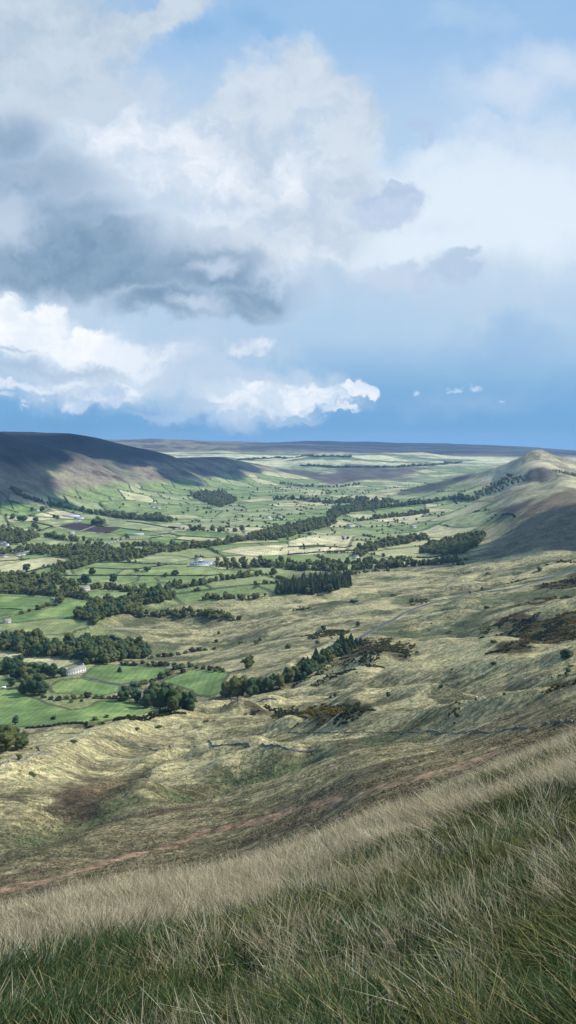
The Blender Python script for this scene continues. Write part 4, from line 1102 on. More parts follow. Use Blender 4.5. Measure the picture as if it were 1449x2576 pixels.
def wall(line, w, h, label, mat='stone'):
    W = hits(line); xs, ys = [], []
    for (ax, ay), (bx, by) in zip(W[:-1], W[1:]):
        L = math.hypot(bx - ax, by - ay); n = max(2, int(L / 1.6))
        for k in range(n): xs.append(ax + (bx - ax) * k / n); ys.append(ay + (by - ay) * k / n)
    xs = np.array(xs) + rt.normal(0, .12, len(xs)); ys = np.array(ys) + rt.normal(0, .12, len(ys)); z = H(xs, ys)
    tx_, ty_ = np.gradient(xs), np.gradient(ys); L = np.hypot(tx_, ty_) + 1e-6; nx, ny = -ty_ / L, tx_ / L
    hh = h * .85 * rt.uniform(.5, 1.2, len(xs)); hh[rt.uniform(0, 1, len(xs)) < .06] *= .3
    V = np.stack([np.c_[xs + nx * w * .6, ys + ny * w * .6, z - .4], np.c_[xs + nx * w * .35, ys + ny * w * .35, z + hh],
                  np.c_[xs - nx * w * .35, ys - ny * w * .35, z + hh], np.c_[xs - nx * w * .6, ys - ny * w * .6, z - .4]], 1).reshape(-1, 3)
    i = np.arange(len(xs) - 1)[:, None] * 4
    q = np.concatenate([i + [[j, j + 1, j + 5, j + 4]] for j in range(3)])
    link('stone_wall', mesh_np('stone_wall', V, [q.astype(np.int32), np.array([[0, 1, 2], [0, 2, 3]], np.int32)], [M[mat]]), label=label, cat='wall')
hedge([(65,1833),(130,1828),(215,1820),(300,1812),(400,1797),(490,1789)], 3.0, 2.0, 'long dark hedge along the lower edge of the lowest green field')
hedge([(258,1819),(330,1811),(400,1803),(470,1795)], 2.4, 1.6, 'second dark hedge just below the long one under the lowest field')
hedge([(-10,1532),(25,1532),(57,1534)], 1.6, 1.4, 'thin dark hedge across the left hand pasture')
hedge([(145,1447),(180,1449),(240,1448),(350,1448)], 3, 2, 'hedge between the two middle pastures above the small white farmhouse')
hedge([(215,1430),(240,1429),(300,1432),(345,1432),(400,1424),(430,1419)], 2.5, 1.8, 'slanting hedge in the pasture left of the blue roofed farm')
hedge([(180,1433),(240,1415),(290,1415),(360,1418),(430,1420),(470,1420)], 2.5, 2, 'hedge above the pasture left of the blue roofed farm')
hedge([(350,1448),(435,1449),(520,1449),(560,1446)], 2.5, 2, 'hedge under the pasture of the blue roofed farm')
hedge([(60,1441),(100,1432),(140,1424),(180,1414),(205,1405)], 3.5, 2.4, 'thick dark hedge rising along the pale meadow behind the white house')
hedge([(0,1412),(40,1410),(75,1406)], 3, 2, 'hedge at the left edge above the pale meadow')
hedge([(0,1474),(30,1462),(50,1455)], 4, 2.6, 'hedge running up to the white house from the left edge')
hedge([(0,1236),(12,1246),(25,1262),(35,1282)], 4, 2, 'dark boundary line climbing the slope at the left edge')
hedge([(0,1276),(20,1282),(47,1290)], 4, 2, 'lower boundary line on the green slope at the left edge')
hedge([(30,1260),(52,1270),(75,1279)], 4, 2, 'upper boundary line on the green slope at the left')
hedge([(105,1288),(120,1292),(138,1298)], 4, 2, 'hedge left of the straw field')
hedge([(155,1284),(180,1290),(203,1296)], 4, 2, 'hedge right of the straw field')
hedge([(78,1311),(95,1316),(112,1320),(133,1324)], 5, 2.4, 'hedge left of the ploughed fields')
hedge([(88,1338),(110,1332),(133,1325)], 5, 2.6, 'hedge meeting the ploughed fields from lower left')
hedge([(241,1323),(270,1326),(300,1328),(377,1337)], 3, 1.8, 'hedge along the upper side of the ploughed field')
hedge([(320,1312),(377,1319),(440,1330)], 4, 2, 'dark hedge between the pale fields by the railway')
hedge([(424,1326),(440,1328),(452,1329)], 6, 3.5, 'short thick hedge by the railway crossing')
hedge([(377,1349),(424,1343),(458,1349),(551,1354)], 3.2, 1.8, 'long hedge between the two bright fields below the railway')
hedge([(437,1357),(470,1360),(500,1362),(538,1362)], 3, 1.8, 'hedge under the narrow pale field below the railway')
hedge([(377,1354),(411,1349)], 3, 1.8, 'short hedge by the white yard below the railway')
hedge([(724,1377),(800,1374),(870,1378),(885,1372)], 4, 2.5, 'hedge between straw meadows in the middle of the valley')
hedge([(724,1396),(800,1390),(870,1386),(950,1384)], 5, 3, 'dark hedge under the straw meadow in the middle of the valley')
hedge([(856,1290),(900,1287),(952,1283),(1000,1276),(1060,1272)], 5, 2, 'hedge across the green strip below the long ridge')
hedge([(920,1278),(934,1283),(945,1290)], 6, 3, 'short dark hedge on the green strip below the ridge')
hedge([(1262,1295),(1276,1293),(1290,1296),(1296,1302)], 6, 3, 'short curved dark bank on the pale hillside')
hedge([(1050,1403),(1080,1404),(1118,1398)], 4, 3, 'hedge round the small pale field under the shaded hillside')
hedge([(1140,1256),(1146,1263),(1150,1268)], 6, 4, 'short dark bank on the lower end of the ridge')
wall([(300,1864),(330,1872),(360,1881),(395,1888),(430,1884),(475,1879),(535,1877),(575,1873),(625,1871),(665,1877),(724,1884),(800,1884)], .7, 1.1, 'long broken dry stone wall winding across the near slope')
wall([(0,1926),(35,1916),(70,1906),(135,1889)], .8, 1.0, 'straight grey stone wall at the lower left')
wall([(45,1879),(65,1881),(80,1883),(100,1891)], .7, 1.0, 'short curved stone wall beside the dark trees at the lower left')
wall([(724,1843),(800,1843),(874,1843),(1004,1842),(1100,1841),(1194,1840)], .6, .5, 'low dark stone wall below the gorse hollow')
wall([(1200,1838),(1300,1830),(1449,1818)], .6, .5, 'low stone wall reaching the right edge')
wall([(569,1752),(580,1750),(600,1762),(640,1764),(700,1762)], .8, 1.1, 'stone wall under the big trees at the corner of the square field')
wall([(303,1721),(330,1714),(366,1712),(397,1708)], .8, 1.0, 'stone wall between the looped field and the lane')

# fence posts on the near slope
M['post'] = noisy_mat('weathered_wood', (0.28, 0.27, 0.24), (0.45, 0.43, 0.38), 6)
pm = MB(); pm.tube((0, 0, -.3), (0, 0, 1.25), .09, .075, 6); pm.add([(.07, 0, 1.25), (-.035, .06, 1.25), (-.035, -.06, 1.25), (0, 0, 1.33)], f3=[(0, 1, 3), (1, 2, 3), (2, 0, 3)])
pmesh = pm.mesh('fence_post', M['post'])
plist = sorted([(295,2136),(350,2124),(240,2155),(120,2185),(364,2050),(371,2049),(410,2104),(470,2085),(540,2065),(632,2034),(700,2012),(790,1992)])
for i, (u, v) in enumerate(plist):
    x, y = hit(u, v)
    o = link('fence_post', pmesh, label='grey wooden fence post beside the reddish path, %s of the row' % (place_word(i, len(plist))), cat='post', group='fence posts beside the reddish path', loc=(x, y, gz(x, y)))
    o.rotation_euler = (rt.normal(0, .05), rt.normal(0, .05), 0)

# ------------------------------------------------------------------ buildings
M['wall_w'] = noisy_mat('white_render', (0.46, 0.46, 0.44), (0.62, 0.62, 0.60), .6)
M['wall_s'] = noisy_mat('pale_stone_wall', (0.42, 0.41, 0.37), (0.60, 0.58, 0.53), 1.2, bump=.03)
M['wall_g'] = noisy_mat('grey_stone_wall', (0.22, 0.215, 0.20), (0.36, 0.35, 0.32), 1.2, bump=.03)
M['slate'] = noisy_mat('slate_roof', (0.10, 0.105, 0.11), (0.20, 0.20, 0.20), 1.0, .7, .3)
M['slate_l'] = noisy_mat('pale_slate_roof', (0.20, 0.20, 0.19), (0.33, 0.32, 0.30), 1.0, .7, .3)
M['blue_roof'] = noisy_mat('blue_grey_sheet_roof', (0.13, 0.17, 0.21), (0.20, 0.25, 0.30), .5, .45, .5)
M['sheet_w'] = noisy_mat('pale_sheet', (0.36, 0.39, 0.42), (0.50, 0.53, 0.56), .5, .5, .4)
M['skylight'] = noisy_mat('clear_sheet', (0.62, 0.66, 0.68), (0.75, 0.78, 0.80), 1, .4, .5)
M['glass'] = noisy_mat('dark_window', (0.02, 0.025, 0.03), (0.05, 0.055, 0.06), 2, .2, .6)
M['door'] = noisy_mat('painted_door', (0.05, 0.06, 0.06), (0.09, 0.09, 0.08), 3)
def house(name, label, cat, u, v, yaw, L, W, Hh, RH, wallm='wall_s', roofm='slate', chim=1, wins=0, door=True, sky=0, group=None):
    x, y = hit(u, v); z = gz(x, y)
    o = link(name, None, label=label, cat=cat, group=group, loc=(x, y, z - .2), rz=math.radians(yaw))
    a, b = L / 2, W / 2
    m = MB(); m.box(-a, a, -b, b, -1.5, Hh)
    m.add([(-a, -b, Hh), (-a, b, Hh), (-a, 0, Hh + RH), (a, -b, Hh), (a, b, Hh), (a, 0, Hh + RH)], f3=[(0, 2, 1), (3, 4, 5)])
    m.build('wall', M[wallm], o)
    m = MB(); e = .35; k = RH / b; t = .18
    for s in (-1, 1):
        vs = [(-a - e, 0, Hh + RH + t), (a + e, 0, Hh + RH + t), (a + e, s * (b + e), Hh - e * k + t), (-a - e, s * (b + e), Hh - e * k + t)]
        vs += [(p[0], p[1], p[2] - t + .02) for p in vs]
        m.add(vs, [(0, 1, 2, 3), (7, 6, 5, 4), (0, 4, 5, 1), (1, 5, 6, 2), (2, 6, 7, 3), (3, 7, 4, 0)])
    r = m.build('roof', M[roofm], o)
    for c in range(chim):
        cx = (-a + .9) if c == 0 else (a - .9) if c == 1 else 0
        m = MB(); m.box(cx - .45, cx + .45, -.4, .4, Hh + RH - .6, Hh + RH + 1.3); m.box(cx - .2, cx + .2, -.2, .2, Hh + RH + 1.3, Hh + RH + 1.65)
        m.build('chimney', M[wallm], r)
    for c in range(sky):
        for s in (-1, 1):
            cx = -a + (c + .5) * L / sky; y0, y1 = b * .3, b * .62
            zz = lambda q: Hh + RH - q * k + t + .03
            m = MB(); m.add([(cx - .55, s * y0, zz(y0)), (cx + .55, s * y0, zz(y0)), (cx + .55, s * y1, zz(y1)), (cx - .55, s * y1, zz(y1)),
                             (cx - .55, s * y0, zz(y0) - .05), (cx + .55, s * y0, zz(y0) - .05), (cx + .55, s * y1, zz(y1) - .05), (cx - .55, s * y1, zz(y1) - .05)],
                            [(0, 1, 2, 3), (0, 4, 5, 1), (1, 5, 6, 2), (2, 6, 7, 3), (3, 7, 4, 0)])
            m.build('skylight', M['skylight'], r)
    for c in range(wins):
        for s in (-1, 1):
            for lv in ((.25,) if Hh < 4 else (.18, .62)):
                cx = -a + (c + .5) * L / wins
                if door and lv < .3 and c == wins // 2: continue
                m = MB(); m.box(cx - .5, cx + .5, s * (b + .03) - .04, s * (b + .03) + .04, Hh * lv, Hh * lv + 1.1)
                w = m.build('window', M['glass'], o)
                m = MB(); m.box(cx - .6, cx + .6, s * (b + .1) - .08, s * (b + .1) + .08, Hh * lv - .14, Hh * lv - .02); m.build('sill', M['wall_s'], w)
    if door:
        m = MB(); m.box(-.5, .5, -b - .06, -b - .004, .15, 2.2); m.build('door', M['door'], o)
    return o
house('farmhouse', 'long stone farmhouse with a slate roof and a row of windows beside the grove', 'farmhouse', 189, 1695, 57, 27, 7.5, 5.2, 3.2, 'wall_w', 'slate_l', 2, 7)
house('barn', 'small pale stone field barn alone at the left edge of the pastures', 'barn', 18, 1567, 25, 11, 7, 3.8, 2.6, 'wall_s', 'slate_l', 0, 2)
house('farmhouse', 'small white farmhouse among trees in the middle pastures', 'farmhouse', 214, 1486, 35, 17, 7, 5, 3, 'wall_w', 'slate_l', 2, 4)
house('outbuilding', 'low stone outbuilding left of the small white farmhouse', 'shed', 200, 1490, 35, 11, 6, 3, 2, 'wall_s', 'slate', 0, 2)
house('house', 'bright white house with two chimneys among trees near the left edge', 'house', 56, 1446, 20, 12, 8, 5.6, 3.4, 'wall_w', 'slate', 2, 3)
house('cattle_shed', 'wide blue grey roofed cattle shed with rows of skylights in the middle of the valley', 'shed', 503, 1424, 8, 42, 20, 4.5, 3.2, 'wall_s', 'blue_roof', 0, 0, True, 7)
house('cattle_shed', 'second blue grey shed right behind the wide skylit one', 'shed', 520, 1420, 8, 30, 16, 5, 3.2, 'wall_s', 'blue_roof', 0, 0, True, 5)
house('barn', 'tall stone barn at the back of the blue roofed farm', 'barn', 500, 1415, 60, 20, 9, 7, 4, 'wall_s', 'slate_l', 0, 3)
house('shed', 'square pale shed at the right end of the blue roofed farm', 'shed', 541, 1422, 5, 11, 9, 6, 1.2, 'wall_s', 'sheet_w', 0, 0)
house('shed', 'long low white shed of the farm above the ploughed fields', 'shed', 180, 1301, 5, 55, 16, 5, 2.5, 'sheet_w', 'sheet_w', 0, 0)
house('shed', 'blue grey shed of the farm above the ploughed fields', 'shed', 199, 1306, 5, 32, 16, 5, 3, 'sheet_w', 'blue_roof', 0, 0, True, 4)
house('house', 'pale cottage between two round trees above the straw field', 'cottage', 93, 1286, 5, 16, 8, 5, 3, 'wall_w', 'slate', 1, 3)
house('barn', 'pale field barn with a tree behind it below the ploughed fields', 'barn', 180, 1344, 10, 17, 9, 6, 3, 'wall_s', 'slate_l', 0, 2)
house('shed', 'long low pale building beside the railway line', 'building', 343, 1346, 17, 42, 7, 4, 1.6, 'wall_w', 'sheet_w', 0, 0)
V_ = [(8,1370,40,'grey roofed village house nearest the left edge'),(15,1374,-20,'white village house second from the left edge'),(22,1387,15,'white village house with a bright gable above the pale meadow'),(33,1389,60,'village house right of the bright gable'),
      (44,1399,20,'long village roof at the start of the terrace'),(56,1397,20,'middle roof of the village terrace'),(68,1394,20,'right hand roof of the village terrace'),(128,1392,10,'house half hidden in trees right of the village'),(172,1386,-25,'gabled house alone in the river wood'),(10,1403,20,'grey house beside the village road at the left edge'),
      (385,1279,10,'white house in the green fields under the dark moor'),(398,1280,20,'grey house right of the white one under the dark moor'),(516,1260,0,'white house hidden in the slope wood'),(554,1261,0,'pale roof at the top of the slope wood'),(675,1305,10,'left hand farmstead house by the far railway'),(702,1303,0,'white farmstead house by the far railway'),
      (455,1331,0,'small dark roofed house at the railway crossing'),(616,1342,0,'small house at the edge of the river wood'),(716,1326,30,'pale gabled house left in the river wood'),(729,1325,-20,'second pale gabled house in the river wood'),(759,1324,20,'third pale gabled house in the river wood'),(769,1322,-30,'fourth pale gabled house in the river wood'),
      (775,1261,0,'white house of the far village'),(804,1262,10,'white house right in the far village'),(1017,1294,0,'white house at the right of the far hedge'),(1039,1329,15,'white farmhouse beside the round trees below the ridge'),(866,1355,0,'white cottage on the straw meadows'),(879,1326,0,'small pale house among trees on the valley floor'),(895,1405,40,'slate roof showing above the belt of trees')]
for u, v, yaw, lb in V_:
    x, y = hit(u, v)
    k = 1.0 if y < 2600 else 1.25
    house('house', lb, 'house', u, v, yaw, 15 * k, 8 * k, 5.2 * k, 3 * k, random.choice(['wall_w', 'wall_w', 'wall_s']), random.choice(['slate', 'slate_l']), 1, 0, False)
house('station_building', 'pale long building in the terrace right of the village wood', 'building', 253, 1390, 12, 26, 9, 5, 3, 'wall_w', 'blue_roof', 0, 0)

# train standing on the railway
M['train_body'] = noisy_mat('train_paint', (0.10, 0.16, 0.20), (0.16, 0.22, 0.26), 1, .4, .5)
M['tyre'] = noisy_mat('rubber', (0.02, 0.02, 0.02), (0.035, 0.035, 0.035), 8)
rl = np.array(RAIL); ss = np.r_[0, np.cumsum(np.hypot(*np.diff(rl, axis=0).T))]
s0 = ss[1] * 0.9; tr = None
def rail_at(s): return np.interp(s, ss, rl[:, 0]), np.interp(s, ss, rl[:, 1])
bx, by = rail_at(s0); bz = gz(bx, by)
tr = link('train', None, label='long grey blue train standing on the railway line in the valley', cat='train', loc=(bx, by, bz))
for k in range(6):
    xa, ya = rail_at(s0 + k * 21); xb, yb = rail_at(s0 + k * 21 + 19.5)
    zc = max(gz(xa, ya), gz(xb, yb)) + .9
    m = MB(); m.box(0, 19.5, -1.4, 1.4, .6, 3.2); m.box(.2, 19.3, -1.15, 1.15, 3.2, 3.7); m.box(2, 5, -1, 1, 0, .6); m.box(14.5, 17.5, -1, 1, 0, .6)
    c = m.build('carriage', M['train_body'], tr, loc=(xa - bx, ya - by, zc - bz), rz=math.atan2(yb - ya, xb - xa))
    m = MB(); m.box(1, 18.5, -1.43, -1.405, 1.9, 2.7); m.box(1, 18.5, 1.405, 1.43, 1.9, 2.7); m.build('window', M['skylight'], c)

# white car on the road, trailer beside the lane
M['car_white'] = noisy_mat('white_car_paint', (0.78, 0.79, 0.80), (0.82, 0.83, 0.84), 1, .25, .6)
def car(u, v, yaw, label):
    x, y = hit(u, v)
    o = link('car', None, label=label, cat='car', loc=(x, y, gz(x, y) + .32), rz=yaw)
    m = MB()
    prof = [(-2.1, .35), (-2.15, .8), (-1.3, .95), (-.8, 1.42), (.9, 1.45), (1.7, .95), (2.1, .85), (2.15, .35)]
    n = len(prof); vs = [(a, -.82 if z > 1 else -.9, z) for a, z in prof] + [(a, .82 if z > 1 else .9, z) for a, z in prof]
    m.add(vs, [(i, (i + 1) % n, n + (i + 1) % n, n + i) for i in range(n)], [(0, i + 1, i) for i in range(1, n - 1)] + [(n, n + i, n + i + 1) for i in range(1, n - 1)])
    m.build('body', M['car_white'], o)
    m = MB()
    for s in (-1, 1): m.add([(-1.15, s * .885, .98), (1.45, s * .885, .98), (.85, s * .84, 1.36), (-.75, s * .84, 1.36)], [(0, 1, 2, 3)])
    m.build('window', M['glass'], o)
    for a in (-1.35, 1.35):
        for s in (-1, 1):
            m = MB(); m.tube((a, s * .95, .33), (a, s * .72, .33), .33, n=12); m.build('wheel', M['tyre'], o)
(ax, ay), (bx, by) = hit(1122, 1508), hit(1190, 1493)
car(1122, 1508, math.atan2(by - ay, bx - ax), 'white car driving on the road across the hillside')
x, y = hit(9, 1732)
o = link('trailer', None, label='small white trailer parked beside the lane at the left edge', cat='trailer', loc=(x, y, gz(x, y)), rz=.3)
m = MB(); m.box(-2.6, 2.6, -1.1, 1.1, .55, 2.4); m.box(2.6, 3.9, -.06, .06, .5, .62); m.build('body', M['car_white'], o)
for s in (-1, 1):
    m = MB(); m.tube((0, s * 1.2, .35), (0, s * .95, .35), .35, n=12); m.build('wheel', M['tyre'], o)

# telegraph poles below the ridge
pm = MB(); pm.tube((0, 0, -1), (0, 0, 11), .35, .22, 8); pm.box(-1.8, 1.8, -.15, .15, 9.6, 10.0)
pole = pm.mesh('telegraph_pole', M['post'])
for u, v, lb in ((1019,1279,'tall pole on the green strip below the ridge'), (1062,1304,'pole right of the far hedge below the ridge')):
    x, y = hit(u, v); link('telegraph_pole', pole, label=lb, cat='pole', loc=(x, y, gz(x, y)))

# sheep
M['wool'] = noisy_mat('wool', (0.62, 0.60, 0.54), (0.74, 0.72, 0.66), 12, bump=.03)
M['sheep_face'] = noisy_mat('sheep_face', (0.10, 0.09, 0.08), (0.30, 0.28, 0.25), 8)
iv, it = ICO[2]
def sheep_meshes():
    d = 1 + .06 * rg.normal(0, 1, (len(iv), 1))
    b = iv * d * np.array([.58, .30, .33]) + (0, 0, .62)
    body = mesh_np('fleece', b, [it], [M['wool']], smooth=False)
    m = MB(); m.tube((.45, 0, .72), (.66, 0, .82), .13, .11, 8); m.tube((.64, 0, .84), (.88, 0, .66), .11, .06, 8)
    for s in (-1, 1): m.tube((.66, s * .07, .88), (.62, s * .22, .86), .035, .02, 5)
    head = m.mesh('head', M['sheep_face'])
    m = MB(); m.tube((0, 0, .45), (.02, 0, .22), .055, .035, 6); m.tube((.02, 0, .24), (0, 0, 0), .035, .04, 6)
    legs = m.mesh('leg', M['sheep_face'])
    return body, head, legs
SB, SH, SL = sheep_meshes()
SHEEP = [(98,1478),(121,1482),(127,1482.5),(139,1483.5),(142,1483),(130,1481),(57,1530),(6,1544.6),(59,1525),(1199,1756),(1219,1760),(1217,1698),(713,1637),(646,1657),(686,1652),(210,1791),(820,1500),(990,1470),(930,1455),(1060,1480),(1120,1470),(700,1530),(1003,1500),(1150,1640),(1320,1710),(600,1650),(480,1590),(340,1700)]
for u, v in SHEEP:
    x, y = hit(u, v)
    low = v > 1690 and u > 1000
    if v < 1490 and u < 200: lb, gp = 'white sheep grazing in the narrow field left of the small white farmhouse', 'sheep left of the small white farmhouse'
    elif u < 200: lb, gp = 'white sheep grazing in the left hand pasture above the barn', 'sheep in the left hand pasture'
    elif v > 1600 and u < 750: lb, gp = 'white sheep grazing on the rough grass above the green fields', 'sheep above the green fields'
    elif u > 1000 and v > 1600: lb, gp = 'white sheep grazing on the terrace right of the road', 'sheep on the terrace right of the road'
    else: lb, gp = 'white sheep grazing on the wide pale slope', 'sheep on the wide pale slope'
    o = link('sheep', None, label=lb, cat='sheep', group=gp, loc=(x, y, gz(x, y)), rz=rt.uniform(0, 6.28))
    link('fleece', SB, o); link('head', SH, o); [link('leg', SL, o, loc=(a, b, 0)) for a in (-.34, .34) for b in (-.15, .15)]

# ------------------------------------------------------------------ long grass on the near slope
def blade_mat():
    m = bpy.data.materials.new('grass_blades'); m.use_nodes = True
    n = NT(m.node_tree); b = m.node_tree.nodes['Principled BSDF']; out = m.node_tree.nodes['Material Output']
    b.inputs['Roughness'].default_value = .85; b.inputs['Specular IOR Level'].default_value = .04
    at = n.node('ShaderNodeAttribute', attribute_name='cover').outputs['Color']
    n.put(b.inputs['Base Color'], at)
    tr = n.node('ShaderNodeBsdfTranslucent'); n.put(tr.inputs['Color'], at)
    mx = n.node('ShaderNodeMixShader'); mx.inputs[0].default_value = .48
    n.l.new(b.outputs[0], mx.inputs[1]); n.l.new(tr.outputs[0], mx.inputs[2]); n.l.new(mx.outputs[0], out.inputs[0])
    return m
M['blade'] = blade_mat()
def edge_at(t): return 14 + 12 * t
def grass(name, label, n_tuft, per, mode, rg):
    # tufts: even in azimuth, density falling with distance
    t = rg.uniform(-.46, .46, n_tuft * 2)
    q = rg.uniform(0, 1, n_tuft * 2)
    ymax = edge_at(t) * 1.45; ymin = 2.4
    p = 0.75
    Y = (ymin ** p + q * (ymax ** p - ymin ** p)) ** (1 / p)
    x = t * Y; y = Y
    # straw share rises towards the brow of the slope, in drifts
    dr = fbm(x / 2.6, y / 2.6, 3, 801); dr2 = fbm(x / .9, y / .9, 2, 811)
    pst = sstep(8.7, 10.3, Y + (dr - .5) * 4.0 - t * 1.2)
    pst = pst * (1 - .85 * sstep(.53, .62, fbm(x / 2.2, y / 2.2, 3, 821)) * sstep(-.12, .12, t)) + .02 + .22 * sstep(.60, .74, dr2)
    pst = np.clip(pst, 0.02, .97)
    if mode == 'straw': keep = rg.uniform(0, 1, len(x)) < pst
    elif mode == 'green': keep = rg.uniform(0, 1, len(x)) > pst * .85
    else: keep = (rg.uniform(0, 1, len(x)) < np.clip(pst * .9 + .02, 0, 1)) 
    x, y, pst, Y, t = [a[keep][:n_tuft] for a in (x, y, pst, Y, t)]
    dens = fbm(x / .55, y / .55, 2, 861); k_ = (dens > (.36 if mode != 'stem' else .30)) | (rg.uniform(0, 1, len(x)) < .45)
    x, y, pst, Y, t = [a[k_] for a in (x, y, pst, Y, t)]
    nt = len(x); own = rg.normal(0, .32, (nt, 2))
    hz = fbm(x / 1.6, y / 1.6, 2, 831)
    tuft_lean = np.c_[fbm(x / 1.2, y / 1.2, 2, 841) - .5, fbm(x / 1.2, y / 1.2, 2, 851) - .5]
    T = np.repeat(np.arange(nt), per); nb = len(T)
    rad = {'straw': .11, 'green': .12, 'stem': .16}[mode]
    ang = rg.uniform(0, 2 * math.pi, nb); rr = rad * np.sqrt(rg.uniform(0, 1, nb)) * (1 + Y[T] * .03)
    bx = x[T] + rr * np.cos(ang); by = y[T] + rr * np.sin(ang)
    bz = H(bx, by) - .01
    hgt = {'straw': .33, 'green': .25, 'stem': .44}[mode] * rg.uniform(.55, 1.25, nb) * (.7 + .6 * hz[T])
    wid = {'straw': .0017, 'green': .0029, 'stem': .0010}[mode] * rg.uniform(.7, 1.4, nb) * (1 + Y[T] / 7.0)
    out = .25 + .5 * rg.uniform(0, 1, nb) if mode != 'stem' else .12 * rg.normal(0, 1, nb)
    lx = (np.cos(ang) * out * (rr / rad) + tuft_lean[T, 0] * .9 + own[T, 0] + rg.normal(0, .25, nb) - .06) 
    ly = (np.sin(ang) * out * (rr / rad) + tuft_lean[T, 1] * .9 + own[T, 1] + rg.normal(0, .25, nb))
    if mode == 'green': lx *= 1.25; ly *= 1.25
    if mode == 'stem': lx = lx * .6 + .04; ly *= .6
    va = rg.uniform(0, math.pi, nb)            # blade face direction
    wx = np.cos(va) * wid; wy = np.sin(va) * wid
    K = 4 if mode != 'stem' else 4
    fr = np.linspace(0, 1, K); taper = {'straw': (1, .9, .6, .12), 'green': (.8, 1, .7, .08), 'stem': (1, .8, .6, .5)}[mode]
    rows = []
    droop = {'straw': .25, 'green': .40, 'stem': .10}[mode] * rg.uniform(.3, 1.4, nb)
    for f, tp in zip(fr, taper):
        c = f * f
        px = bx + lx * hgt * (f * .35 + c * .65); py = by + ly * hgt * (f * .35 + c * .65)
        pz = bz + hgt * (f - droop * c * .7 * np.hypot(lx, ly).clip(0, 1.2))
        rows.append(np.stack([px - wx * tp, py - wy * tp, pz], 1)); rows.append(np.stack([px + wx * tp, py + wy * tp, pz], 1))
    V = np.stack(rows, 1).reshape(-1, 3)
    i = np.arange(nb)[:, None] * (2 * K)
    Qd = np.concatenate([i + [[2 * j, 2 * j + 1, 2 * j + 3, 2 * j + 2]] for j in range(K - 1)])
    # colours
    r1 = rg.uniform(0, 1, (nb, 1)); r2 = rg.normal(0, 1, (nb, 1)); tr = rg.normal(0, 1, (nt, 1))[T]
    if mode == 'straw':
        c = np.array([.42, .35, .22]) * (1 - r1) + np.array([.80, .71, .51]) * r1
        c = c * (1 + .16 * tr); g = (rg.uniform(0, 1, (nb, 1)) < .16); c = np.where(g, np.array([.17, .19, .085]), c)
        rd = (rg.uniform(0, 1, (nb, 1)) < .07); c = np.where(rd, np.array([.30, .19, .11]), c)
    elif mode == 'green':
        c = np.array([.012, .034, .017]) * (1 - r1) + np.array([.075, .130, .048]) * r1
        ol = sstep(.52, .68, fbm(x / 1.3, y / 1.3, 2, 881))[T][:, None] * .6
        c = c * (1 - ol) + np.array([.13, .135, .045]) * (.6 + .8 * r1) * ol
        c = c * np.exp(.38 * tr); yl = (rg.uniform(0, 1, (nb, 1)) < .10 + .10 * (tr > .8)); c = np.where(yl, np.array([.33, .29, .13]), c)
    else:
        c = np.array([.40, .33, .21]) * (1 - r1) + np.array([.58, .50, .34]) * r1
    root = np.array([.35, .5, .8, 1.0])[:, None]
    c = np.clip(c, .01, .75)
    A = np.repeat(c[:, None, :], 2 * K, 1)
    # blades blend to dark brown towards the base
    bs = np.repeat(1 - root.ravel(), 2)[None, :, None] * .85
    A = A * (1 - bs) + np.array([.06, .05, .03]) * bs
    A = A.reshape(-1, 3)
    if mode == 'stem':     # seed heads: short spikelets round the top of each culm
        NS = 7
        tip = V.reshape(nb, 2 * K, 3)[:, -2:, :].mean(1); low = V.reshape(nb, 2 * K, 3)[:, -4:-2, :].mean(1)
        ax = tip - low
        fs = rg.uniform(.25, 1.08, (nb, NS)); base = low[:, None] + ax[:, None] * fs[..., None]
        d = rg.normal(0, 1, (nb, NS, 3)) * .5 + ax[:, None] / (np.linalg.norm(ax, axis=1)[:, None, None] + 1e-9)
        L = (rg.uniform(.012, .035, (nb, NS)) * (1.15 - fs * .6))[..., None]
        tipp = base + d * L; sw = (.0009 * (1 + Y[T] / 7.0))[:, None, None]
        side = np.cross(d, np.array([0, 1.0, .2])); side /= np.linalg.norm(side, axis=2)[..., None] + 1e-9
        mid = base + d * L * .6
        SV = np.stack([base, mid + side * sw, tipp, mid - side * sw], 2).reshape(-1, 3)
        j = np.arange(nb * NS)[:, None] * 4 + len(V)
        Qd = np.concatenate([Qd, j + [[0, 1, 2, 3]]])
        V = np.concatenate([V, SV]); A = np.concatenate([A, np.repeat(np.clip(c * .95, 0, 1), NS * 4, 0)])
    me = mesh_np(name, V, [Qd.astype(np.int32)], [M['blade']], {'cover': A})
    link(name, me, label=label, cat='grass', kind='stuff')
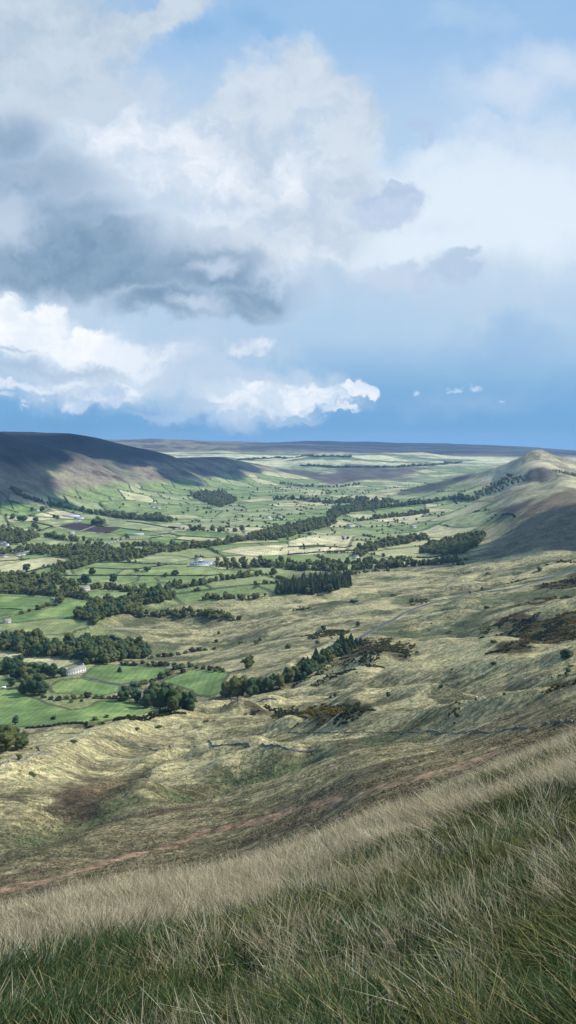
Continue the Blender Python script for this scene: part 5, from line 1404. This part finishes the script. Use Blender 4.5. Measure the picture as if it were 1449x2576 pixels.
def tussocks(n, rg):
    t = rg.uniform(-.40, .40, n); L = rg.uniform(math.log(165), math.log(1150), n)
    L = math.log(165) + (L - math.log(165)) ** 1.0; Y = np.exp(L); x = t * Y
    zm = macro(x, Y); ok = (zm > -243) | ((Y > 985) & (t > -.18))
    ok &= fbm(x / 22, Y / 12, 3, 871) > .40
    for _, _, pl in FW: ok &= ~inpoly(x, Y, pl)
    for pl, hw in LEVEL: ok[ok] &= seg_dist(x[ok], Y[ok], pl) > hw + 2.5
    ok[ok] &= seg_dist(x[ok], Y[ok], PATHS) > 3
    x, Y = x[ok], Y[ok]; n = len(x); z = H(x, Y); r = np.hypot(x, Y)
    ia = np.clip(np.searchsorted(az, np.arctan2(x, Y)), 0, len(az) - 1); il = np.clip(np.searchsorted(lr, np.log(r)), 0, len(lr) - 1)
    c0 = COV.reshape(len(lr), len(az), 3)[il, ia]
    s = rg.uniform(.28, .62, n) * (.6 + r / 800); hh = s * rg.uniform(.18, .42, n)
    K = 6; th = rg.uniform(0, 6.28, n)[:, None] + np.arange(K) * 2 * math.pi / K
    rr = s[:, None] * rg.uniform(.6, 1.15, (n, K))
    ring = np.stack([x[:, None] + np.cos(th) * rr, Y[:, None] + np.sin(th) * rr, z[:, None] - .15 + 0 * th], 2)
    ring2 = np.stack([x[:, None] + np.cos(th + .4) * rr * .62 + .1 * s[:, None], Y[:, None] + np.sin(th + .4) * rr * .62, z[:, None] + hh[:, None] * rg.uniform(.55, 1.1, (n, K))], 2)
    top = np.stack([x + rg.normal(0, .15, n) * s, Y + rg.normal(0, .15, n) * s, z + hh * .8], 1)[:, None]
    V = np.concatenate([ring, ring2, top], 1).reshape(-1, 3); i = np.arange(n)[:, None] * (2 * K + 1)
    Qd = np.concatenate([i + [[k, (k + 1) % K, K + (k + 1) % K, K + k]] for k in range(K)])
    T = np.concatenate([i + [[K + k, K + (k + 1) % K, 2 * K]] for k in range(K)])
    f = np.exp(rg.normal(0, .15, (n, 1))); wgt = rg.uniform(0, 1, (n, 1))
    c = np.clip(c0 * f * np.where(wgt < .15, np.array([.72, .86, .78]), np.array([1.12, 1.07, 1.0])), .01, .6)
    me = mesh_np('grass_tussocks', V, [Qd.astype(np.int32), T.astype(np.int32)], [M['blade']], {'cover': np.repeat(c, 2 * K + 1, 0)})
    link('grass_tussocks', me, label='rough tussocks and rushes covering the near and middle slopes', cat='grass', kind='stuff')
gr = np.random.default_rng(99)
tussocks(90000, gr)
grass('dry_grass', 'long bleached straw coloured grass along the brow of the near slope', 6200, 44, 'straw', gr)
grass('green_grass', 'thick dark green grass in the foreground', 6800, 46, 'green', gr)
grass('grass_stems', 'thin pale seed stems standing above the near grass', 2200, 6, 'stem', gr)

# ------------------------------------------------------------------ light
SUN_EL = math.radians(41); SUN_AZ = math.radians(86)      # azimuth clockwise from the view direction
sd = np.array([math.sin(SUN_AZ) * math.cos(SUN_EL), math.cos(SUN_AZ) * math.cos(SUN_EL), math.sin(SUN_EL)])
sl = bpy.data.lights.new('sun', 'SUN'); sl.energy = 5.0; sl.angle = math.radians(.55); sl.color = (1.0, .955, .88)
so = bpy.data.objects.new('sun', sl); COL.objects.link(so)
so.rotation_euler = (math.radians(90) - SUN_EL, 0, math.pi - SUN_AZ)
so.location = (0, 0, 50)

# clouds added out of view on the sun side, placed to shadow the hills
M['cloud'] = noisy_mat('cloud', (0.80, 0.82, 0.85), (0.9, 0.9, 0.9), .002)
def cloud(ground_pts, h, size, label, seed):
    r_ = np.random.default_rng(seed); V, T = [], []; o = 0
    iv, it = ICO[3]
    for (u, v, k) in ground_pts:
        x, y = hit(u, v + 7)
        if y > 6300: continue
        z = gz(x, y)
        t = (h - z) / sd[2]; c = np.array([x, y, z]) + sd * t
        for q in range(5):
            p = c + r_.normal(0, .45, 3) * size * k * np.array([1, 1, .2]); R = size * k * r_.uniform(.35, .75)
            n_ = iv * (1 + .22 * (fbm(iv[:, 0] * 2 + q * 9 + u, iv[:, 1] * 2 + iv[:, 2] * 2.3, 3, seed)[:, None] - .5) * 2)
            V.append(n_ * R * np.array([1, 1, .45]) + p); T.append(it + o); o += len(iv)
    link('cloud', mesh_np('cloud', np.concatenate(V), [np.concatenate(T)], [M['cloud']], smooth=True), label=label, cat='cloud')
cloud([(-120,1100,1),(0,1094,1),(90,1100,1.1),(180,1106,1.1),(260,1116,1.1),(330,1128,1),(400,1144,1),(200,1125,.8),(300,1140,.8),(-60,1140,1),(-50,1170,1.0),(0,1190,.8),(60,1150,.7),(470,1152,1.0),(505,1158,1.0),(540,1163,1.0)], 3300, 340, 'unseen broad white cumulus high over the valley casting its shade on the left hand moor', 5)
cloud([(1449,1330,1),(1400,1350,.9),(1340,1362,.8),(1290,1366,.7),(1480,1290,1),(1520,1340,1),(1240,1374,.7),(1440,1280,.8),(1380,1310,.8)], 2900, 165, 'unseen small cumulus added high to the right casting its shade on the steep hillside', 8)

# ------------------------------------------------------------------ sky
w = bpy.data.worlds.new('World'); scene.world = w; w.use_nodes = True
n = NT(w.node_tree); bgn = w.node_tree.nodes['Background']; wout = w.node_tree.nodes['World Output']
sky = n.node('ShaderNodeTexSky', sky_type='NISHITA', sun_disc=False)
sky.sun_elevation = SUN_EL; sky.sun_rotation = SUN_AZ; sky.altitude = 300; sky.air_density = 1.0; sky.dust_density = .6; sky.ozone_density = 1.2
tc = n.node('ShaderNodeTexCoord').outputs['Generated']
sep = n.node('ShaderNodeSeparateXYZ'); n.put(sep.inputs[0], tc)
yy = n.math('MAXIMUM', n.math('ABSOLUTE', sep.outputs[1]), .12)
U = n.math('DIVIDE', sep.outputs[0], yy); Vv = n.math('DIVIDE', sep.outputs[2], yy)
P2 = n.comb(U, Vv, 0.0)
def W2(u, v):
    t, s = ray(u, v); return float(t), float(s)
# turbulence that bends every cloud edge
wn1 = n.vec('SUBTRACT', n.noise(P2, 5.0, 3, .55, color=True), (.5, .5, .5))
wn2 = n.vec('SUBTRACT', n.noise(P2, 19.0, 5, .62, color=True), (.5, .5, .5))
PWp = n.vec('ADD', P2, n.vec('ADD', n.vec('SCALE', wn1, .16), n.vec('SCALE', wn2, .060)))
wn3 = n.vec('SUBTRACT', n.noise(P2, 60.0, 4, .6, color=True), (.5, .5, .5))
PWs = n.vec('ADD', P2, n.vec('ADD', n.vec('SCALE', wn1, .05), n.vec('ADD', n.vec('SCALE', wn2, .050), n.vec('SCALE', wn3, .016))))
nf = n.noise(n.vec('MULTIPLY', PWs, (1.0, 1.35, 1)), 12.0, 8, .64)          # fine body of the clouds
nb_ = n.noise(P2, 3.2, 4, .55)
det = n.ramp(nf, .30, .70, -1.0, 1.0, smooth=False)
def blob(lst, src=None, soft=(0.0, .55), rag=.17):
    best = None; src = src or PWp
    for e in lst:
        u, v, rx, ry = e[:4]; k = e[4] if len(e) > 4 else 1.0
        cx, cy = W2(u, v)
        d = n.vec('LENGTH', n.vec('MULTIPLY', n.vec('SUBTRACT', src, (cx, cy, 0)), (F / rx, F / ry, 0)))
        f = n.math('MULTIPLY_ADD', d, -k, k)
        best = f if best is None else n.math('MAXIMUM', best, f)
    best = n.math('ADD', best, n.math('MULTIPLY', det, rag))
    return n.ramp(best, soft[0], soft[1])
P3 = n.vec('ADD', P2, n.vec('ADD', n.vec('SCALE', wn1, .10), n.vec('SCALE', wn2, .05)))
SKYK = 1.12 / 2 ** .30     # cloud and air brightness against the exposure set below
def C8(r, g, b): return lin(r, g, b)
# clear air: blue, deepest low down
c = n.mix(n.ramp(Vv, W2(0,330)[1], W2(0,40)[1]), C8(176,203,231), C8(150,187,226))
c = n.mix(n.ramp(Vv, W2(0,620)[1], W2(0,380)[1]), C8(206,222,237), c)
c = n.mix(n.ramp(Vv, W2(0,800)[1], W2(0,600)[1]), C8(172,200,226), c)
c = n.mix(n.ramp(Vv, W2(0,985)[1], W2(0,820)[1]), C8(126,172,213), c)
c = n.mix(n.ramp(Vv, W2(0,1050)[1], W2(0,940)[1]), C8(104,160,208), c)
c = n.mix(n.ramp(Vv, W2(0,1125)[1], W2(0,1065)[1]), C8(122,170,214), c)
def layer(c, lst, colour, soft=(0.0, .5), amt=1.0, src=None, vary=0.0, dark=None):
    m = blob(lst, src, soft)
    if amt != 1.0: m = n.math('MULTIPLY', m, amt)
    col = colour
    if dark is not None: col = n.mix(n.ramp(det, -.75, .55), dark, colour)
    return n.mix(m, c, col)
# high veil on the right
c = layer(c, [(1300,500,520,230),(980,470,340,150),(1200,620,360,130),(980,650,260,90)], C8(222,233,244), (0, .7), .9)
c = layer(c, [(1300,190,230,90),(1420,150,190,110),(1350,330,260,90)], C8(206,220,236), (0, 1.0), .85)
c = layer(c, [(1250,760,420,120)], C8(186,206,226), (0, 1.0), .7)
c = layer(c, [(1180,30,240,60)], C8(170,200,226), (0, .9), .6)
c = layer(c, [(1280,880,260,90),(1150,1010,360,60)], C8(140,178,216), (0, 1.0), .6)
# upper left bank
c = layer(c, [(80,60,420,190),(300,50,330,70),(120,250,300,110),(520,15,180,40)], C8(198,211,225), (0, .5), 1, dark=C8(180,198,216))
# blue gap
c = layer(c, [(480,125,110,45),(640,100,110,48)], C8(138,180,221), (0, .9), .9)
# the wide soft bank that everything on the left grows out of
c = layer(c, [(260,400,520,330),(680,520,360,320),(250,690,480,200)], C8(196,210,226), (0, 1.0), .92, P3)
c = layer(c, [(300,930,500,130),(640,985,320,90)], C8(208,221,235), (0, .8), .9, P3)
# central cumulus and its pale body
c = layer(c, [(760,230,190,115),(640,330,200,120),(860,300,110,120),(560,420,260,170),(820,480,190,170),(700,600,320,160)], C8(207,218,230), (0, .55), 1, dark=C8(188,204,222))
c = layer(c, [(330,350,250,80),(430,430,240,100),(520,480,170,80),(740,420,110,80),(560,540,150,50)], C8(234,240,248), (0, .8), .95, dark=C8(208,220,234))
c = layer(c, [(850,640,100,70),(770,690,110,60)], C8(226,233,241), (0, .6), .9, dark=C8(196,210,226))
# grey blue undersides
c = layer(c, [(20,360,150,110),(60,470,240,120),(140,560,250,90),(300,640,330,100)], C8(160,181,203), (0, .8), 1, P3, dark=C8(142,167,192))
c = layer(c, [(90,670,330,90),(330,700,330,80),(520,700,190,70),(640,760,160,60),(430,770,180,50),(180,640,200,80)], C8(138,163,188), (0, .65), 1, P3, dark=C8(118,147,175))
c = layer(c, [(30,590,60,70)], C8(190,205,222), (0, .9), .8)
c = layer(c, [(545,690,90,34),(500,772,100,24)], C8(196,211,229), (0, 1.0), .8, P3)
c = layer(c, [(720,770,140,60),(850,730,220,60),(560,850,240,70)], C8(178,199,222), (0, .9), .7)
# bright low cumulus at the left
c = layer(c, [(60,925,260,60),(300,940,260,70),(520,930,240,60)], C8(180,201,224), (0, 1.0), .8, P3)
c = layer(c, [(50,835,180,78),(190,860,120,60),(130,790,60,50),(20,780,60,45),(240,880,80,40)], C8(246,249,253), (0, .42), 1, PWs, dark=C8(224,233,243))
c = layer(c, [(330,885,130,48),(430,890,90,42),(290,925,150,36),(620,868,72,30),(380,930,120,26)], C8(228,236,246), (0, .75), .9, PWs, dark=C8(188,205,226))
c = layer(c, [(60,925,170,20),(230,935,160,20),(30,880,90,10)], C8(166,188,211), (0, .9), .75, PWs)
c = layer(c, [(60,972,130,16),(180,965,110,16),(330,960,120,14)], C8(222,231,242), (0, .8), .85, PWs)
c = layer(c, [(560,935,220,42),(430,955,120,28)], C8(190,208,229), (0, 1.0), .75, PWs)
c = layer(c, [(270,992,112,34),(205,1015,55,24),(330,978,60,22),(285,965,30,18)], C8(232,239,248), (0, .6), .95, PWs, dark=C8(184,204,229))
c = layer(c, [(720,985,130,28),(800,1012,90,26),(640,975,90,26),(700,1020,150,24),(600,1000,80,16),(840,1035,60,14)], C8(243,247,252), (0, .6), .95, PWs, dark=C8(192,210,232))
c = layer(c, [(500,1012,90,12),(560,1030,150,10),(700,1050,190,14),(420,1040,120,16)], C8(168,196,225), (0, .9), .65, PWs)
c = layer(c, [(878,985,46,24),(905,970,38,28),(930,978,24,26),(866,968,22,14)], C8(240,244,250), (0, .36), 1, PWs, dark=C8(214,225,240))
c = layer(c, [(1040,990,15,7),(1186,972,22,14),(1135,982,16,9),(1262,1007,15,5),(60,1010,16,10),(95,1000,12,10),(18,998,30,12),(60,1025,16,8)], C8(196,216,240), (0, .9), .8, PWs)
# small grey towers on the right
c = layer(c, [(1000,490,62,62),(960,530,90,60),(990,440,24,24)], C8(190,206,228), (0, .35), .9, PWs, dark=C8(172,192,218))
c = layer(c, [(1140,680,85,60),(1160,645,50,32),(1030,700,110,50),(1190,690,40,34)], C8(190,206,226), (0, .5), .85, PWs, dark=C8(176,196,220))
c = layer(c, [(1068,345,18,46),(1050,300,60,30)], C8(176,197,226), (0, .9), .8, PWs)
c = n.mix(.06, c, n.mix(n.ramp(nf, .3, .7), (.35, .42, .5), (1, 1, 1)), 'SOFT_LIGHT')
# above the picture the same broken cloud carries on; below the horizon dull land colour
w.cycles.sampling_method = 'MANUAL'; w.cycles.sample_map_resolution = 512
bg2 = n.node('ShaderNodeBackground'); n.put(bg2.inputs['Color'], c); bg2.inputs['Strength'].default_value = SKYK
n.put(bgn.inputs['Color'], sky.outputs[0]); bgn.inputs['Strength'].default_value = .07
mx = n.node('ShaderNodeMixShader'); mx.inputs[0].default_value = .92
n.l.new(bgn.outputs[0], mx.inputs[1]); n.l.new(bg2.outputs[0], mx.inputs[2]); n.l.new(mx.outputs[0], wout.inputs[0])

# ------------------------------------------------------------------ haze
HZ = True
if HZ:
    m = bpy.data.materials.new('haze_air'); m.use_nodes = True; t = m.node_tree
    t.nodes.remove(t.nodes['Principled BSDF'])
    pv = t.nodes.new('ShaderNodeVolumePrincipled'); pv.inputs['Color'].default_value = (.30, .58, 1.0, 1); pv.inputs['Density'].default_value = 3.8e-5
    pv.inputs['Anisotropy'].default_value = 0.0
    t.links.new(pv.outputs[0], t.nodes['Material Output'].inputs['Volume'])
    mb = MB(); mb.box(-15500, 15500, -15500, 15500, float(GZ.min()) - 1.0, float(max(GZ.max(), 60)) + 12)
    link('haze', mb.mesh('haze', m), kind='stuff', label='thin blue haze filling the valley', cat='haze')

# ------------------------------------------------------------------ camera and render settings
cd = bpy.data.cameras.new('camera'); cam = bpy.data.objects.new('camera', cd); COL.objects.link(cam)
cam.location = (0, 0, 0); cam.rotation_euler = (math.pi / 2 - PITCH, 0, 0)
cd.sensor_fit = 'VERTICAL'; cd.sensor_height = 24.0; cd.lens = 24.0 * F / 2576.0
cd.clip_start = .1; cd.clip_end = 60000
scene.camera = cam
scene.render.engine = 'CYCLES'
scene.cycles.use_denoising = True
scene.cycles.max_bounces = 5; scene.cycles.diffuse_bounces = 2; scene.cycles.glossy_bounces = 1; scene.cycles.transmission_bounces = 3; scene.cycles.volume_bounces = 0
scene.cycles.use_adaptive_sampling = True; scene.cycles.adaptive_threshold = .02
scene.cycles.caustics_reflective = False; scene.cycles.caustics_refractive = False
scene.view_settings.view_transform = 'Standard'; scene.view_settings.look = 'None'
scene.view_settings.exposure = 0.30; scene.view_settings.gamma = 1.0
